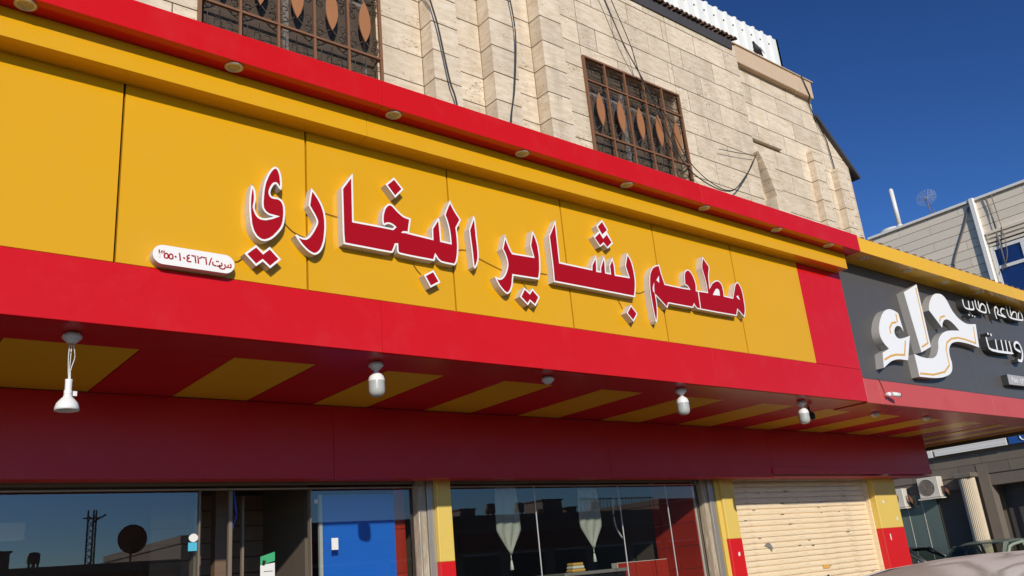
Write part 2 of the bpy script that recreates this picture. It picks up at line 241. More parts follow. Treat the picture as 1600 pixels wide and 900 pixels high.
# letter outlines in metres, (x, z)
LET = {
'ya': [(2.067,4.2),(2.072,4.192),(2.077,4.185),(2.082,4.177),(2.086,4.169),(2.089,4.161),(2.092,4.152),(2.093,4.143),(2.094,4.134),(2.095,4.121),(2.096,4.109),(2.095,4.096),(2.095,4.083),(2.093,4.071),(2.091,4.059),(2.089,4.048),(2.088,4.036),(2.089,4.027),(2.092,4.018),(2.095,4.009),(2.098,4.002),(2.102,3.993),(2.107,3.986),(2.113,3.979),(2.12,3.974),(2.128,3.971),(2.137,3.97),(2.146,3.97),(2.155,3.971),(2.163,3.972),(2.171,3.975),(2.178,3.978),(2.186,3.981),(2.194,3.984),(2.203,3.988),(2.211,3.992),(2.219,3.996),(2.21,3.996),(2.2,3.997),(2.191,3.998),(2.182,4.0),(2.173,4.004),(2.165,4.009),(2.157,4.015),(2.151,4.021),(2.146,4.029),(2.141,4.037),(2.138,4.046),(2.137,4.055),(2.135,4.073),(2.135,4.092),(2.137,4.111),(2.138,4.13),(2.14,4.152),(2.142,4.175),(2.146,4.198),(2.15,4.221),(2.156,4.243),(2.164,4.265),(2.172,4.287),(2.182,4.309),(2.188,4.32),(2.195,4.331),(2.202,4.342),(2.211,4.352),(2.216,4.357),(2.222,4.361),(2.228,4.364),(2.234,4.365),(2.241,4.363),(2.247,4.361),(2.252,4.356),(2.257,4.351),(2.262,4.341),(2.267,4.33),(2.27,4.319),(2.273,4.307),(2.275,4.293),(2.276,4.279),(2.277,4.265),(2.278,4.251),(2.278,4.239),(2.277,4.227),(2.276,4.215),(2.275,4.203),(2.261,4.203),(2.257,4.208),(2.254,4.213),(2.251,4.218),(2.247,4.222),(2.244,4.227),(2.241,4.232),(2.237,4.236),(2.233,4.236),(2.226,4.233),(2.22,4.226),(2.215,4.219),(2.211,4.211),(2.206,4.203),(2.203,4.194),(2.2,4.185),(2.197,4.175),(2.196,4.169),(2.196,4.162),(2.197,4.156),(2.199,4.15),(2.201,4.146),(2.203,4.143),(2.207,4.14),(2.211,4.139),(2.22,4.138),(2.23,4.139),(2.24,4.14),(2.249,4.139),(2.257,4.137),(2.264,4.135),(2.27,4.131),(2.276,4.127),(2.282,4.121),(2.287,4.114),(2.291,4.106),(2.294,4.098),(2.297,4.087),(2.299,4.076),(2.299,4.064),(2.3,4.052),(2.3,4.036),(2.299,4.019),(2.298,4.003),(2.296,3.986),(2.294,3.973),(2.291,3.959),(2.287,3.946),(2.282,3.933),(2.276,3.92),(2.269,3.909),(2.261,3.897),(2.253,3.886),(2.243,3.874),(2.234,3.862),(2.223,3.85),(2.213,3.84),(2.203,3.832),(2.194,3.825),(2.183,3.819),(2.173,3.814),(2.164,3.81),(2.155,3.808),(2.147,3.808),(2.138,3.808),(2.129,3.81),(2.119,3.814),(2.111,3.819),(2.103,3.824),(2.095,3.832),(2.088,3.841),(2.081,3.851),(2.075,3.861),(2.071,3.871),(2.067,3.882),(2.064,3.893),(2.061,3.904),(2.058,3.919),(2.056,3.934),(2.055,3.949),(2.053,3.965),(2.052,3.981),(2.05,3.996),(2.05,4.012),(2.049,4.028),(2.049,4.046),(2.049,4.064),(2.05,4.083),(2.051,4.101),(2.052,4.116),(2.054,4.132),(2.056,4.147),(2.058,4.163),(2.06,4.172),(2.062,4.181),(2.065,4.19)],
'ya_dots': [(2.099,3.773),(2.146,3.732),(2.191,3.776),(2.27,3.701),(2.194,3.626),(2.144,3.666),(2.099,3.626),(2.021,3.7)],
'ra': [(2.493,4.266),(2.499,4.26),(2.505,4.254),(2.511,4.248),(2.517,4.242),(2.527,4.23),(2.536,4.218),(2.546,4.205),(2.554,4.192),(2.562,4.178),(2.57,4.164),(2.576,4.15),(2.582,4.135),(2.586,4.123),(2.59,4.11),(2.593,4.097),(2.595,4.084),(2.597,4.068),(2.599,4.051),(2.6,4.035),(2.6,4.018),(2.6,3.996),(2.599,3.975),(2.597,3.953),(2.595,3.931),(2.592,3.911),(2.589,3.892),(2.584,3.872),(2.578,3.853),(2.573,3.839),(2.567,3.826),(2.56,3.813),(2.551,3.801),(2.545,3.794),(2.538,3.788),(2.53,3.782),(2.522,3.778),(2.516,3.775),(2.51,3.774),(2.504,3.773),(2.499,3.774),(2.488,3.777),(2.477,3.781),(2.467,3.786),(2.457,3.792),(2.445,3.801),(2.433,3.811),(2.422,3.821),(2.411,3.832),(2.4,3.846),(2.389,3.86),(2.379,3.875),(2.368,3.889),(2.38,3.898),(2.388,3.895),(2.395,3.891),(2.403,3.888),(2.412,3.886),(2.421,3.884),(2.43,3.883),(2.44,3.884),(2.449,3.887),(2.459,3.894),(2.468,3.903),(2.475,3.914),(2.483,3.924),(2.491,3.938),(2.5,3.953),(2.507,3.967),(2.514,3.982),(2.519,3.992),(2.523,4.001),(2.526,4.011),(2.527,4.02),(2.526,4.029),(2.523,4.038),(2.519,4.046),(2.515,4.054),(2.504,4.073),(2.492,4.091),(2.481,4.11),(2.469,4.128),(2.48,4.205)],
'khaba': [(2.821,4.458),(2.817,4.083),(3.033,4.087),(3.135,4.087),(3.15,4.102),(3.146,4.105),(3.141,4.107),(3.136,4.11),(3.131,4.112),(3.123,4.113),(3.115,4.115),(3.107,4.115),(3.099,4.114),(3.092,4.112),(3.086,4.109),(3.08,4.105),(3.074,4.102),(3.071,4.099),(3.068,4.096),(3.065,4.094),(3.063,4.093),(3.058,4.096),(3.055,4.101),(3.053,4.106),(3.051,4.111),(3.049,4.124),(3.049,4.136),(3.049,4.149),(3.05,4.162),(3.052,4.178),(3.056,4.194),(3.061,4.21),(3.066,4.226),(3.071,4.236),(3.076,4.245),(3.083,4.253),(3.09,4.262),(3.095,4.268),(3.102,4.273),(3.108,4.277),(3.115,4.28),(3.123,4.281),(3.131,4.281),(3.138,4.279),(3.145,4.276),(3.155,4.269),(3.164,4.261),(3.173,4.253),(3.182,4.245),(3.194,4.235),(3.207,4.226),(3.22,4.217),(3.235,4.209),(3.25,4.205),(3.267,4.202),(3.284,4.2),(3.3,4.198),(3.277,4.08),(3.479,4.072),(3.482,4.156),(3.553,4.261),(3.555,4.251),(3.558,4.242),(3.56,4.232),(3.562,4.222),(3.563,4.204),(3.564,4.185),(3.564,4.167),(3.564,4.148),(3.565,4.128),(3.565,4.108),(3.566,4.088),(3.566,4.069),(3.646,4.067),(3.646,4.087),(3.645,4.107),(3.645,4.128),(3.643,4.147),(3.641,4.168),(3.638,4.189),(3.634,4.21),(3.629,4.23),(3.624,4.246),(3.619,4.262),(3.613,4.277),(3.607,4.293),(3.614,4.31),(3.621,4.327),(3.629,4.344),(3.637,4.361),(3.645,4.378),(3.654,4.395),(3.663,4.412),(3.672,4.429),(3.682,4.41),(3.692,4.392),(3.702,4.373),(3.712,4.355),(3.725,4.336),(3.739,4.317),(3.753,4.298),(3.767,4.279),(3.72,4.2),(3.721,4.182),(3.722,4.165),(3.723,4.148),(3.724,4.13),(3.724,4.11),(3.724,4.09),(3.724,4.07),(3.723,4.05),(3.721,4.033),(3.719,4.015),(3.717,3.997),(3.714,3.98),(3.711,3.966),(3.708,3.952),(3.705,3.939),(3.7,3.925),(3.696,3.915),(3.69,3.905),(3.684,3.895),(3.676,3.887),(3.67,3.884),(3.663,3.884),(3.656,3.885),(3.649,3.885),(3.625,3.885),(3.601,3.885),(3.578,3.886),(3.555,3.888),(3.546,3.89),(3.538,3.894),(3.531,3.899),(3.524,3.904),(3.518,3.909),(3.513,3.916),(3.508,3.922),(3.503,3.929),(3.487,3.889),(3.41,3.889),(3.334,3.889),(3.26,3.89),(3.187,3.893),(3.18,3.894),(3.174,3.897),(3.169,3.901),(3.166,3.907),(3.163,3.92),(3.163,3.933),(3.163,3.947),(3.163,3.961),(3.158,3.96),(3.154,3.951),(3.15,3.941),(3.147,3.932),(3.142,3.923),(3.139,3.916),(3.136,3.909),(3.132,3.902),(3.128,3.896),(3.123,3.893),(3.118,3.892),(3.113,3.891),(3.109,3.891),(3.011,3.89),(2.916,3.891),(2.822,3.891),(2.73,3.892),(2.725,3.97),(2.726,4.319)],
'kha_dot': [(3.169,4.507),(3.249,4.426),(3.172,4.34),(3.092,4.431)],
'ba_dot': [(3.474,3.816),(3.531,3.726),(3.437,3.671),(3.384,3.762)],
'alef': [(3.895,4.344),(3.899,4.335),(3.903,4.326),(3.906,4.317),(3.908,4.307),(3.911,4.272),(3.911,4.236),(3.912,4.201),(3.912,4.165),(3.914,4.134),(3.915,4.103),(3.916,4.072),(3.916,4.041),(3.916,4.025),(3.915,4.008),(3.913,3.992),(3.91,3.975),(3.906,3.961),(3.901,3.947),(3.895,3.933),(3.889,3.919),(3.884,3.91),(3.878,3.902),(3.872,3.895),(3.866,3.887),(3.85,3.902),(3.845,4.045),(3.838,4.151),(3.835,4.211)],
'yara': [(4.203,4.243),(4.208,4.225),(4.213,4.207),(4.218,4.19),(4.224,4.172),(4.231,4.155),(4.238,4.138),(4.245,4.121),(4.253,4.105),(4.256,4.1),(4.259,4.096),(4.262,4.092),(4.265,4.088),(4.482,4.095),(4.461,4.189),(4.503,4.329),(4.511,4.319),(4.519,4.308),(4.527,4.297),(4.533,4.286),(4.54,4.267),(4.546,4.248),(4.551,4.229),(4.555,4.209),(4.558,4.185),(4.56,4.161),(4.561,4.137),(4.562,4.112),(4.561,4.086),(4.559,4.06),(4.556,4.034),(4.553,4.008),(4.551,3.995),(4.55,3.982),(4.547,3.969),(4.544,3.956),(4.54,3.941),(4.535,3.926),(4.529,3.911),(4.524,3.896),(4.251,3.889),(4.247,3.868),(4.242,3.847),(4.238,3.826),(4.232,3.804),(4.227,3.791),(4.222,3.778),(4.215,3.765),(4.208,3.752),(4.203,3.746),(4.197,3.739),(4.191,3.733),(4.183,3.728),(4.179,3.725),(4.173,3.723),(4.168,3.723),(4.163,3.723),(4.154,3.726),(4.145,3.731),(4.137,3.736),(4.13,3.742),(4.118,3.753),(4.107,3.764),(4.096,3.776),(4.087,3.789),(4.078,3.803),(4.07,3.818),(4.063,3.833),(4.055,3.848),(4.071,3.854),(4.078,3.851),(4.085,3.848),(4.092,3.845),(4.099,3.844),(4.107,3.846),(4.115,3.848),(4.123,3.852),(4.13,3.857),(4.14,3.866),(4.149,3.876),(4.157,3.887),(4.164,3.897),(4.172,3.913),(4.18,3.929),(4.187,3.946),(4.192,3.962),(4.195,3.975),(4.196,3.987),(4.195,4.0),(4.194,4.012),(4.192,4.025),(4.188,4.039),(4.184,4.052),(4.179,4.064),(4.174,4.075),(4.169,4.085),(4.163,4.095),(4.157,4.105),(4.179,4.17)],
'yara_dots': [(4.352,3.805),(4.404,3.768),(4.438,3.809),(4.512,3.742),(4.455,3.657),(4.403,3.691),(4.373,3.654),(4.296,3.716)],
'sheen': [(4.787,4.485),(4.785,4.093),(5.153,4.09),(5.159,4.129),(5.236,4.237),(5.236,4.217),(5.236,4.198),(5.236,4.179),(5.235,4.159),(5.233,4.141),(5.231,4.122),(5.229,4.104),(5.226,4.085),(5.26,4.086),(5.264,4.121),(5.338,4.254),(5.339,4.235),(5.34,4.215),(5.341,4.196),(5.342,4.176),(5.341,4.154),(5.339,4.132),(5.337,4.11),(5.336,4.087),(5.383,4.087),(5.383,4.159),(5.44,4.249),(5.445,4.23),(5.451,4.21),(5.455,4.191),(5.458,4.171),(5.459,4.149),(5.458,4.127),(5.456,4.105),(5.455,4.083),(5.621,4.088),(5.593,4.192),(5.646,4.328),(5.659,4.311),(5.671,4.294),(5.683,4.277),(5.692,4.259),(5.7,4.235),(5.705,4.211),(5.709,4.186),(5.712,4.161),(5.714,4.135),(5.714,4.109),(5.714,4.082),(5.712,4.055),(5.71,4.036),(5.706,4.017),(5.702,3.998),(5.697,3.979),(5.691,3.958),(5.684,3.938),(5.677,3.917),(5.67,3.897),(4.685,3.9),(4.69,4.047),(4.686,4.317)],
'sheen_dots': [(5.375,4.602),(5.438,4.513),(5.418,4.495),(5.479,4.389),(5.4,4.324),(5.356,4.36),(5.303,4.323),(5.235,4.41),(5.316,4.479),(5.289,4.524)],
'sheen_dot_red1': [(5.367,4.578),(5.418,4.509),(5.351,4.453),(5.307,4.521)],
'sheen_dot_red2': [(5.318,4.459),(5.354,4.41),(5.408,4.46),(5.458,4.395),(5.395,4.34),(5.355,4.38),(5.304,4.34),(5.25,4.402)],
'bs_dot': [(5.6,3.818),(5.675,3.741),(5.605,3.658),(5.527,3.732)],
'matam': [(6.0,4.253),(6.019,4.261),(6.038,4.268),(6.058,4.273),(6.078,4.279),(6.083,4.254),(6.087,4.229),(6.091,4.205),(6.096,4.181),(6.102,4.158),(6.109,4.136),(6.115,4.113),(6.122,4.091),(6.356,4.09),(6.469,4.094),(6.464,4.101),(6.459,4.107),(6.454,4.113),(6.447,4.117),(6.44,4.12),(6.431,4.122),(6.422,4.123),(6.413,4.124),(6.417,4.155),(6.42,4.185),(6.425,4.216),(6.435,4.248),(6.444,4.262),(6.456,4.276),(6.472,4.287),(6.49,4.295),(6.507,4.296),(6.522,4.292),(6.534,4.284),(6.545,4.276),(6.557,4.263),(6.567,4.249),(6.575,4.234),(6.582,4.218),(6.587,4.202),(6.591,4.186),(6.594,4.169),(6.595,4.152),(6.594,4.137),(6.591,4.122),(6.588,4.107),(6.585,4.092),(6.75,4.099),(6.75,4.129),(6.75,4.159),(6.749,4.19),(6.747,4.22),(6.742,4.251),(6.736,4.283),(6.729,4.314),(6.722,4.346),(6.728,4.377),(6.769,4.478),(6.858,4.379),(6.818,4.268),(6.807,4.164),(6.819,4.176),(6.831,4.189),(6.843,4.202),(6.858,4.213),(6.88,4.226),(6.902,4.238),(6.926,4.247),(6.949,4.251),(6.969,4.249),(6.986,4.242),(7.0,4.232),(7.01,4.22),(7.018,4.205),(7.022,4.188),(7.023,4.17),(7.025,4.152),(7.025,4.139),(7.024,4.124),(7.022,4.11),(7.021,4.096),(7.155,4.093),(7.167,4.116),(7.178,4.139),(7.189,4.162),(7.201,4.185),(7.21,4.202),(7.218,4.219),(7.228,4.236),(7.241,4.253),(7.249,4.262),(7.259,4.27),(7.27,4.276),(7.282,4.279),(7.296,4.278),(7.306,4.273),(7.315,4.265),(7.321,4.257),(7.331,4.238),(7.339,4.217),(7.345,4.196),(7.349,4.174),(7.352,4.147),(7.351,4.12),(7.35,4.092),(7.348,4.064),(7.347,4.043),(7.345,4.021),(7.343,3.999),(7.338,3.977),(7.33,3.957),(7.321,3.937),(7.31,3.917),(7.3,3.897),(7.206,3.967),(7.171,3.899),(7.012,3.898),(6.856,3.896),(6.703,3.896),(6.556,3.897),(6.547,3.899),(6.539,3.902),(6.533,3.907),(6.527,3.912),(6.522,3.917),(6.518,3.922),(6.514,3.928),(6.511,3.933),(6.484,3.899),(6.131,3.899),(6.102,3.847),(5.964,3.951),(5.964,3.925),(5.964,3.9),(5.964,3.874),(5.962,3.849),(5.959,3.822),(5.955,3.795),(5.95,3.769),(5.943,3.742),(5.938,3.727),(5.931,3.712),(5.923,3.696),(5.915,3.681),(5.912,3.687),(5.908,3.692),(5.905,3.697),(5.903,3.703),(5.899,3.73),(5.896,3.757),(5.894,3.784),(5.892,3.812),(5.89,3.846),(5.889,3.881),(5.888,3.916),(5.887,3.951),(5.887,3.97),(5.887,3.989),(5.888,4.009),(5.89,4.029),(5.894,4.054),(5.898,4.079),(5.903,4.105),(5.91,4.131),(5.916,4.148),(5.923,4.166),(5.933,4.183),(5.944,4.201),(5.955,4.215),(5.968,4.229),(5.983,4.242)],
'white_w1': [(6.049,4.161),(6.037,4.089),(6.003,4.111)],
'white_w2': [(5.967,4.082),(5.937,4.034),(5.932,3.997),(5.949,3.972),(5.954,4.029)],
'white_w3': [(6.833,4.078),(6.845,4.092),(6.856,4.106),(6.868,4.12),(6.882,4.134),(6.889,4.141),(6.897,4.148),(6.906,4.153),(6.916,4.156),(6.927,4.156),(6.936,4.154),(6.943,4.149),(6.947,4.143),(6.95,4.13),(6.949,4.116),(6.947,4.101),(6.946,4.086)],
'white_w4': [(7.222,4.116),(7.256,4.13),(7.272,4.082),(7.242,4.095)],
'white_w5': [(6.6,4.08),(6.612,4.081),(6.606,3.91),(6.595,3.909)],
'white_kha': [(3.205,4.065),(3.21,4.069),(3.214,4.074),(3.219,4.078),(3.224,4.081),(3.233,4.083),(3.242,4.084),(3.251,4.085),(3.26,4.086),(3.276,4.071)],
'g_hamza': [(10.378,4.365),(10.413,4.368),(10.446,4.367),(10.478,4.363),(10.508,4.36),(10.532,4.355),(10.553,4.35),(10.574,4.343),(10.596,4.338),(10.626,4.095),(10.614,4.111),(10.603,4.126),(10.591,4.141),(10.572,4.153),(10.555,4.158),(10.534,4.161),(10.51,4.161),(10.485,4.157),(10.46,4.149),(10.437,4.137),(10.417,4.124),(10.402,4.111),(10.387,4.093),(10.377,4.076),(10.371,4.059),(10.371,4.043),(10.375,4.028),(10.384,4.015),(10.398,4.003),(10.418,3.994),(10.437,3.989),(10.461,3.988),(10.487,3.989),(10.514,3.993),(10.576,4.006),(10.639,4.022),(10.702,4.04),(10.765,4.057),(10.552,3.718),(10.492,3.716),(10.432,3.715),(10.372,3.714),(10.311,3.709),(10.263,3.703),(10.215,3.695),(10.167,3.684),(10.121,3.67),(10.063,3.648),(10.007,3.622),(9.954,3.595),(9.9,3.57),(9.952,3.761),(10.133,3.826),(10.108,3.842),(10.082,3.858),(10.057,3.874),(10.036,3.892),(10.019,3.912),(10.006,3.932),(9.995,3.954),(9.99,3.977),(9.989,4.003),(9.993,4.03),(10.001,4.058),(10.013,4.086),(10.033,4.12),(10.056,4.155),(10.084,4.19),(10.117,4.224),(10.143,4.25),(10.173,4.275),(10.207,4.3),(10.246,4.323),(10.276,4.337),(10.309,4.349),(10.344,4.358)],
'g_alef': [(11.32,4.832),(11.278,3.962),(10.972,3.858),(10.896,4.663)],
'g_hara': [(11.861,4.775),(11.901,4.78),(11.941,4.784),(11.978,4.785),(12.01,4.782),(12.047,4.771),(12.078,4.756),(12.103,4.739),(12.124,4.719),(12.15,4.685),(12.17,4.648),(12.189,4.611),(12.216,4.576),(12.248,4.547),(12.284,4.519),(12.325,4.494),(12.373,4.471),(12.418,4.454),(12.468,4.44),(12.524,4.429),(12.587,4.423),(12.656,4.425),(12.731,4.432),(12.809,4.442),(12.886,4.452),(12.786,4.093),(12.709,4.099),(12.633,4.107),(12.556,4.113),(12.477,4.117),(12.398,4.12),(12.318,4.121),(12.236,4.12),(12.152,4.116),(12.099,4.11),(12.045,4.102),(11.991,4.091),(11.94,4.075),(11.898,4.056),(11.862,4.034),(11.833,4.011),(11.81,3.988),(11.791,3.96),(11.78,3.932),(11.774,3.904),(11.77,3.877),(11.77,3.85),(11.774,3.824),(11.778,3.798),(11.773,3.771),(11.762,3.74),(11.746,3.709),(11.723,3.678),(11.685,3.649),(11.639,3.625),(11.584,3.605),(11.524,3.589),(11.466,3.575),(11.396,3.561),(11.327,3.551),(11.259,3.543),(11.192,3.537),(11.079,3.531),(10.97,3.528),(10.862,3.526),(10.755,3.524),(10.763,3.816),(10.812,3.81),(10.861,3.802),(10.911,3.796),(10.964,3.792),(11.018,3.791),(11.075,3.79),(11.133,3.793),(11.194,3.798),(11.234,3.804),(11.276,3.813),(11.316,3.825),(11.351,3.84),(11.391,3.865),(11.424,3.892),(11.452,3.92),(11.476,3.947),(11.498,3.981),(11.514,4.014),(11.53,4.047),(11.557,4.081),(11.587,4.108),(11.623,4.135),(11.665,4.161),(11.712,4.185),(11.758,4.204),(11.807,4.221),(11.858,4.235),(11.909,4.246),(12.002,4.26),(12.094,4.27),(12.187,4.279),(12.281,4.288),(12.248,4.31),(12.216,4.332),(12.183,4.353),(12.147,4.373),(12.119,4.386),(12.09,4.397),(12.058,4.407),(12.022,4.415),(11.998,4.417),(11.971,4.417),(11.942,4.413),(11.913,4.407),(11.887,4.397),(11.863,4.384),(11.842,4.37),(11.824,4.357),(11.804,4.336),(11.788,4.315),(11.775,4.295),(11.76,4.274),(11.5,4.487),(11.509,4.508),(11.518,4.529),(11.529,4.551),(11.543,4.572),(11.565,4.598),(11.589,4.624),(11.616,4.65),(11.647,4.676),(11.672,4.695),(11.701,4.714),(11.732,4.732),(11.765,4.748),(11.788,4.757),(11.812,4.765),(11.837,4.771)],
'gold': [[(9.955,3.672),(10.126,3.735),(10.278,3.766),(10.495,3.781),(10.607,3.978)],[(10.263,4.034),(10.276,4.108),(10.366,4.183),(10.482,4.205)],[(10.51,4.208),(10.527,4.322)],[(11.015,3.93),(11.216,4.006),(11.265,4.777)],[(10.787,3.567),(11.148,3.578),(11.493,3.641),(11.68,3.746),(11.693,3.863),(11.701,3.961),(11.783,4.067),(11.945,4.137),(12.155,4.174),(12.391,4.173),(12.708,4.148),(12.778,4.4)],[(11.725,4.358),(11.791,4.425),(11.935,4.463)]],
'small1': [([(12.668,4.797),(12.653,4.722),(12.677,4.679),(12.769,4.667),(12.957,4.684),(12.978,4.744),(12.982,4.812)],0.0251),([(12.854,4.802),(12.822,4.68)],0.0251),([(13.094,4.854),(13.077,4.756),(13.116,4.693),(13.345,4.681),(13.401,4.736),(13.385,4.796),(13.306,4.813),(13.222,4.761),(13.167,4.693)],0.0251),([(13.201,4.861),(13.17,4.686)],0.0251),([(13.5,4.873),(13.502,4.686)],0.0265),([(13.717,4.629),(13.707,4.725),(13.747,4.8),(13.812,4.829),(13.85,4.778),(13.794,4.715),(13.928,4.703),(14.069,4.698),(13.948,4.733),(13.948,4.783),(14.029,4.835),(14.106,4.831)],0.0251),([(14.212,4.894),(14.196,4.77),(14.269,4.708),(14.695,4.721),(14.75,4.764),(14.744,4.844),(14.686,4.859),(14.617,4.807),(14.582,4.73)],0.0251),([(14.345,4.911),(14.3,4.704)],0.0236),([(14.307,4.741),(14.402,4.81),(14.503,4.837),(14.544,4.798),(14.51,4.722)],0.0236),([(12.735,4.583),(12.75,4.565)],0.0265),([(12.856,4.584),(12.863,4.565)],0.0265),([(12.925,4.579),(12.934,4.563)],0.0265)],
'small2': [([(13.136,4.283),(13.126,4.18),(13.209,4.098),(13.881,4.111),(13.924,4.134),(13.935,4.303)],0.0359),([(13.443,4.278),(13.404,4.098)],0.0333),([(13.645,4.292),(13.609,4.105)],0.0333),([(13.806,4.302),(13.764,4.107)],0.0333),([(14.266,4.165),(14.098,4.2),(14.12,4.277),(14.233,4.313),(14.323,4.271),(14.327,4.145),(14.213,4.023),(14.078,4.017)],0.0399),([(13.222,4.358),(13.234,4.329)],0.0399),([(13.321,4.356),(13.334,4.321)],0.0399)],
'plaque2': [(13.54,3.762),(14.476,3.775),(14.37,3.626),(13.525,3.612)],
'plate': [(1.461,3.604),(1.966,3.614)],
}

# ---------------- ground, road ----------------
def sheet(name, x0, x1, y0, y1, z, m, label=None):
    bm = bmesh.new(); bm.faces.new([bm.verts.new(p) for p in ((x0, y0, z), (x1, y0, z), (x1, y1, z), (x0, y1, z))])
    o = fin(bm, name, m); o.data.flip_normals() if o.data.polygons[0].normal.z < 0 else None
    return tagp(o, kind='structure')
sheet('ground', -600, 600, -600, 600, -0.02, M['ground'])
sheet('road', -300, 300, -13.0, 6.55, 0.0, M['asphalt'])
sheet('parking_lot', 14.6, 28.0, 6.55, 30, 0.0, M['paving'])
sheet('forecourt', -60, 28.0, 1.6, 6.40, 0.004, M['paving'])
tagp(box('kerb', -60, 14.5, 6.40, 6.55, -0.01, 0.14, M['kerb'], bev=0.015), kind='structure')
tagp(box('pavement', -60, 14.5, 6.55, 7.4, -0.01, 0.135, M['paving']), kind='structure')
tagp(box('kerb', -60, 90, -13.0, -12.85, -0.01, 0.14, M['kerb'], bev=0.015), kind='structure')
tagp(box('pavement', -60, 90, -15.9, -13.0, -0.01, 0.135, M['paving']), kind='structure')
bm = bmesh.new()
for k in range(-12, 20): addbox(bm, k*4.5, k*4.5 + 2.2, -5.06, -4.94, 0.0, 0.004)
tagp(fin(bm, 'road_marking', M['paint']), kind='structure')

# ---------------- stone building ----------------
B = root('stone_building', (5, 7.6, 0), 'cream travertine two storey building with pilasters, sloping right shoulder and shops below', 'building')
WY = 6.9
PIT = 0.3765; Z0 = 6.537
zc = [Z0 + PIT*k for k in range(0, 9)]      # course joints 6.537 ... 9.55
def blocks(x0, x1, z0, z1, y, joints, depth=0.05, par=0, clip=None):
    """one course strip after another; joints: (offset, pitch) or None"""
    for k in range(0, 9):
        a = max(z0, Z0 + PIT*k); b = min(z1, Z0 + PIT*(k+1))
        if b - a < 0.03: continue
        if joints is None: xs = [x0, x1]
        else:
            st = joints[0] + (0.385 if k % 2 else 0.0); xs = [x0]
            j = st - 30*0.77
            while j < x1 - 0.05:
                if j > x0 + 0.05: xs.append(j)
                j += 0.77
            xs.append(x1)
        for p, q in zip(xs, xs[1:]):
            if clip and not clip(p, q, a, b): continue
            d = random.uniform(-0.002, 0.002)
            box('stone_block', p + .006, q - .006, y + d, y + depth, a + .006, b - .006, M['stone'], B, bev=0.002)
# openings
W1 = (2.36, 4.30, 8.24); W2 = (7.55, 9.54, 8.24)
bm = bmesh.new()
def bk(x0, x1, z0, z1, y=WY + 0.007): addbox(bm, x0, x1, y, 7.45, z0, z1)
bk(-3, W1[0], 5.2, 9.78); bk(W1[1], W2[0], 5.2, 9.78); bk(W1[0], W1[1], W1[2], 9.78); bk(W2[0], W2[1], W2[2], 9.78); bk(W2[1], 11.36, 5.2, 9.78)
bk(W1[0], W1[1], 5.2, 6.45); bk(W2[0], W2[1], 5.2, 6.45)
fin(bm, 'wall_core', M['mortar'], B)
bm = bmesh.new(); addprism(bm, [(11.36, 5.2), (14.56, 5.2), (14.56, 8.30), (13.72, 9.05), (13.60, 9.10), (13.60, 9.5), (11.36, 9.5)], 7.007, 7.46)
fin(bm, 'wall_core', M['mortar'], B)
# left wall and window surrounds
J = (9.82 - 0.77*20 + .0)
blocks(-1.5, W1[0], 6.2, 9.78, WY, (J, .77)); blocks(W1[0], W1[1], W1[2], 9.78, WY, (J, .77)); blocks(W1[1], 4.90, 6.5, 9.78, WY, None)
blocks(5.28, 5.77, 6.5, 9.78, WY, None); blocks(6.17, 6.63, 6.5, 9.78, WY, None); blocks(7.02, W2[0], 6.5, 9.78, WY, None)
blocks(W2[0], W2[1], W2[2], 9.78, WY, (9.82, .77)); blocks(W2[1], 11.36, 6.5, 9.78, WY, (9.82, .77))
for a, b in ((4.90, 5.28), (5.77, 6.17), (6.63, 7.02)):
    box('pilaster_core', a + .01, b - .01, 6.70, WY + .02, 5.2, 9.78, M['mortar'], B)
    blocks(a, b, 6.5, 9.78, 6.69, None, depth=0.23)
def inclip(p, q, a, b): return not (q > 13.72 and (b > 8.30 + (14.56 - q) * 0.893 + .02))
blocks(11.36, 13.72, 6.5, 9.52, 7.0, (10.96, .77), depth=0.05)
def poly_block(poly, y0=7.0, y1=7.05):
    prism('stone_block', poly, y0, y1, M['stone'], B)
def slope(z): return 14.56 - (z - 8.30) / 0.893 if z > 8.30 else 14.56
for k in range(0, 7):
    a = Z0 + PIT*k + .005; b = Z0 + PIT*(k+1) - .005
    if a > 8.99: break
    b = min(b, 9.04); g = .004
    pts = [(13.72 + g, a), (slope(a) - g, a)]
    if a < 8.30 < b: pts.append((14.56 - g, 8.30))
    pts += [(slope(b) - g, b), (13.72 + g, b)] if slope(b) - 13.72 > .02 else [(13.73, b)]
    poly_block(pts)
# sloped shoulder trim and lantern-like dark box on it
def sl(x0, z0, x1, z1, t, y0, y1, name, m, off=0.0):
    d = Vector((x1-x0, z1-z0)).normalized(); n = Vector((-d.y, d.x)) * -1
    if n.y < 0: n = -n
    p = [(x0 + n.x*off, z0 + n.y*off), (x1 + n.x*off, z1 + n.y*off), (x1 + n.x*(off+t), z1 + n.y*(off+t)), (x0 + n.x*(off+t), z0 + n.y*(off+t))]
    prism(name, p, y0, y1, m, B)
sl(13.66, 9.12, 14.78, 8.10, .07, 6.93, 7.6, 'sloped_trim', M['eave'], .0)
sl(14.02, 8.80, 14.58, 8.29, .10, 7.0, 7.4, 'roof_flashing', M['rust'], .075)
box('corner_return', 14.56, 14.60, 7.02, 7.45, 5.2, 8.2, M['stone'], B)
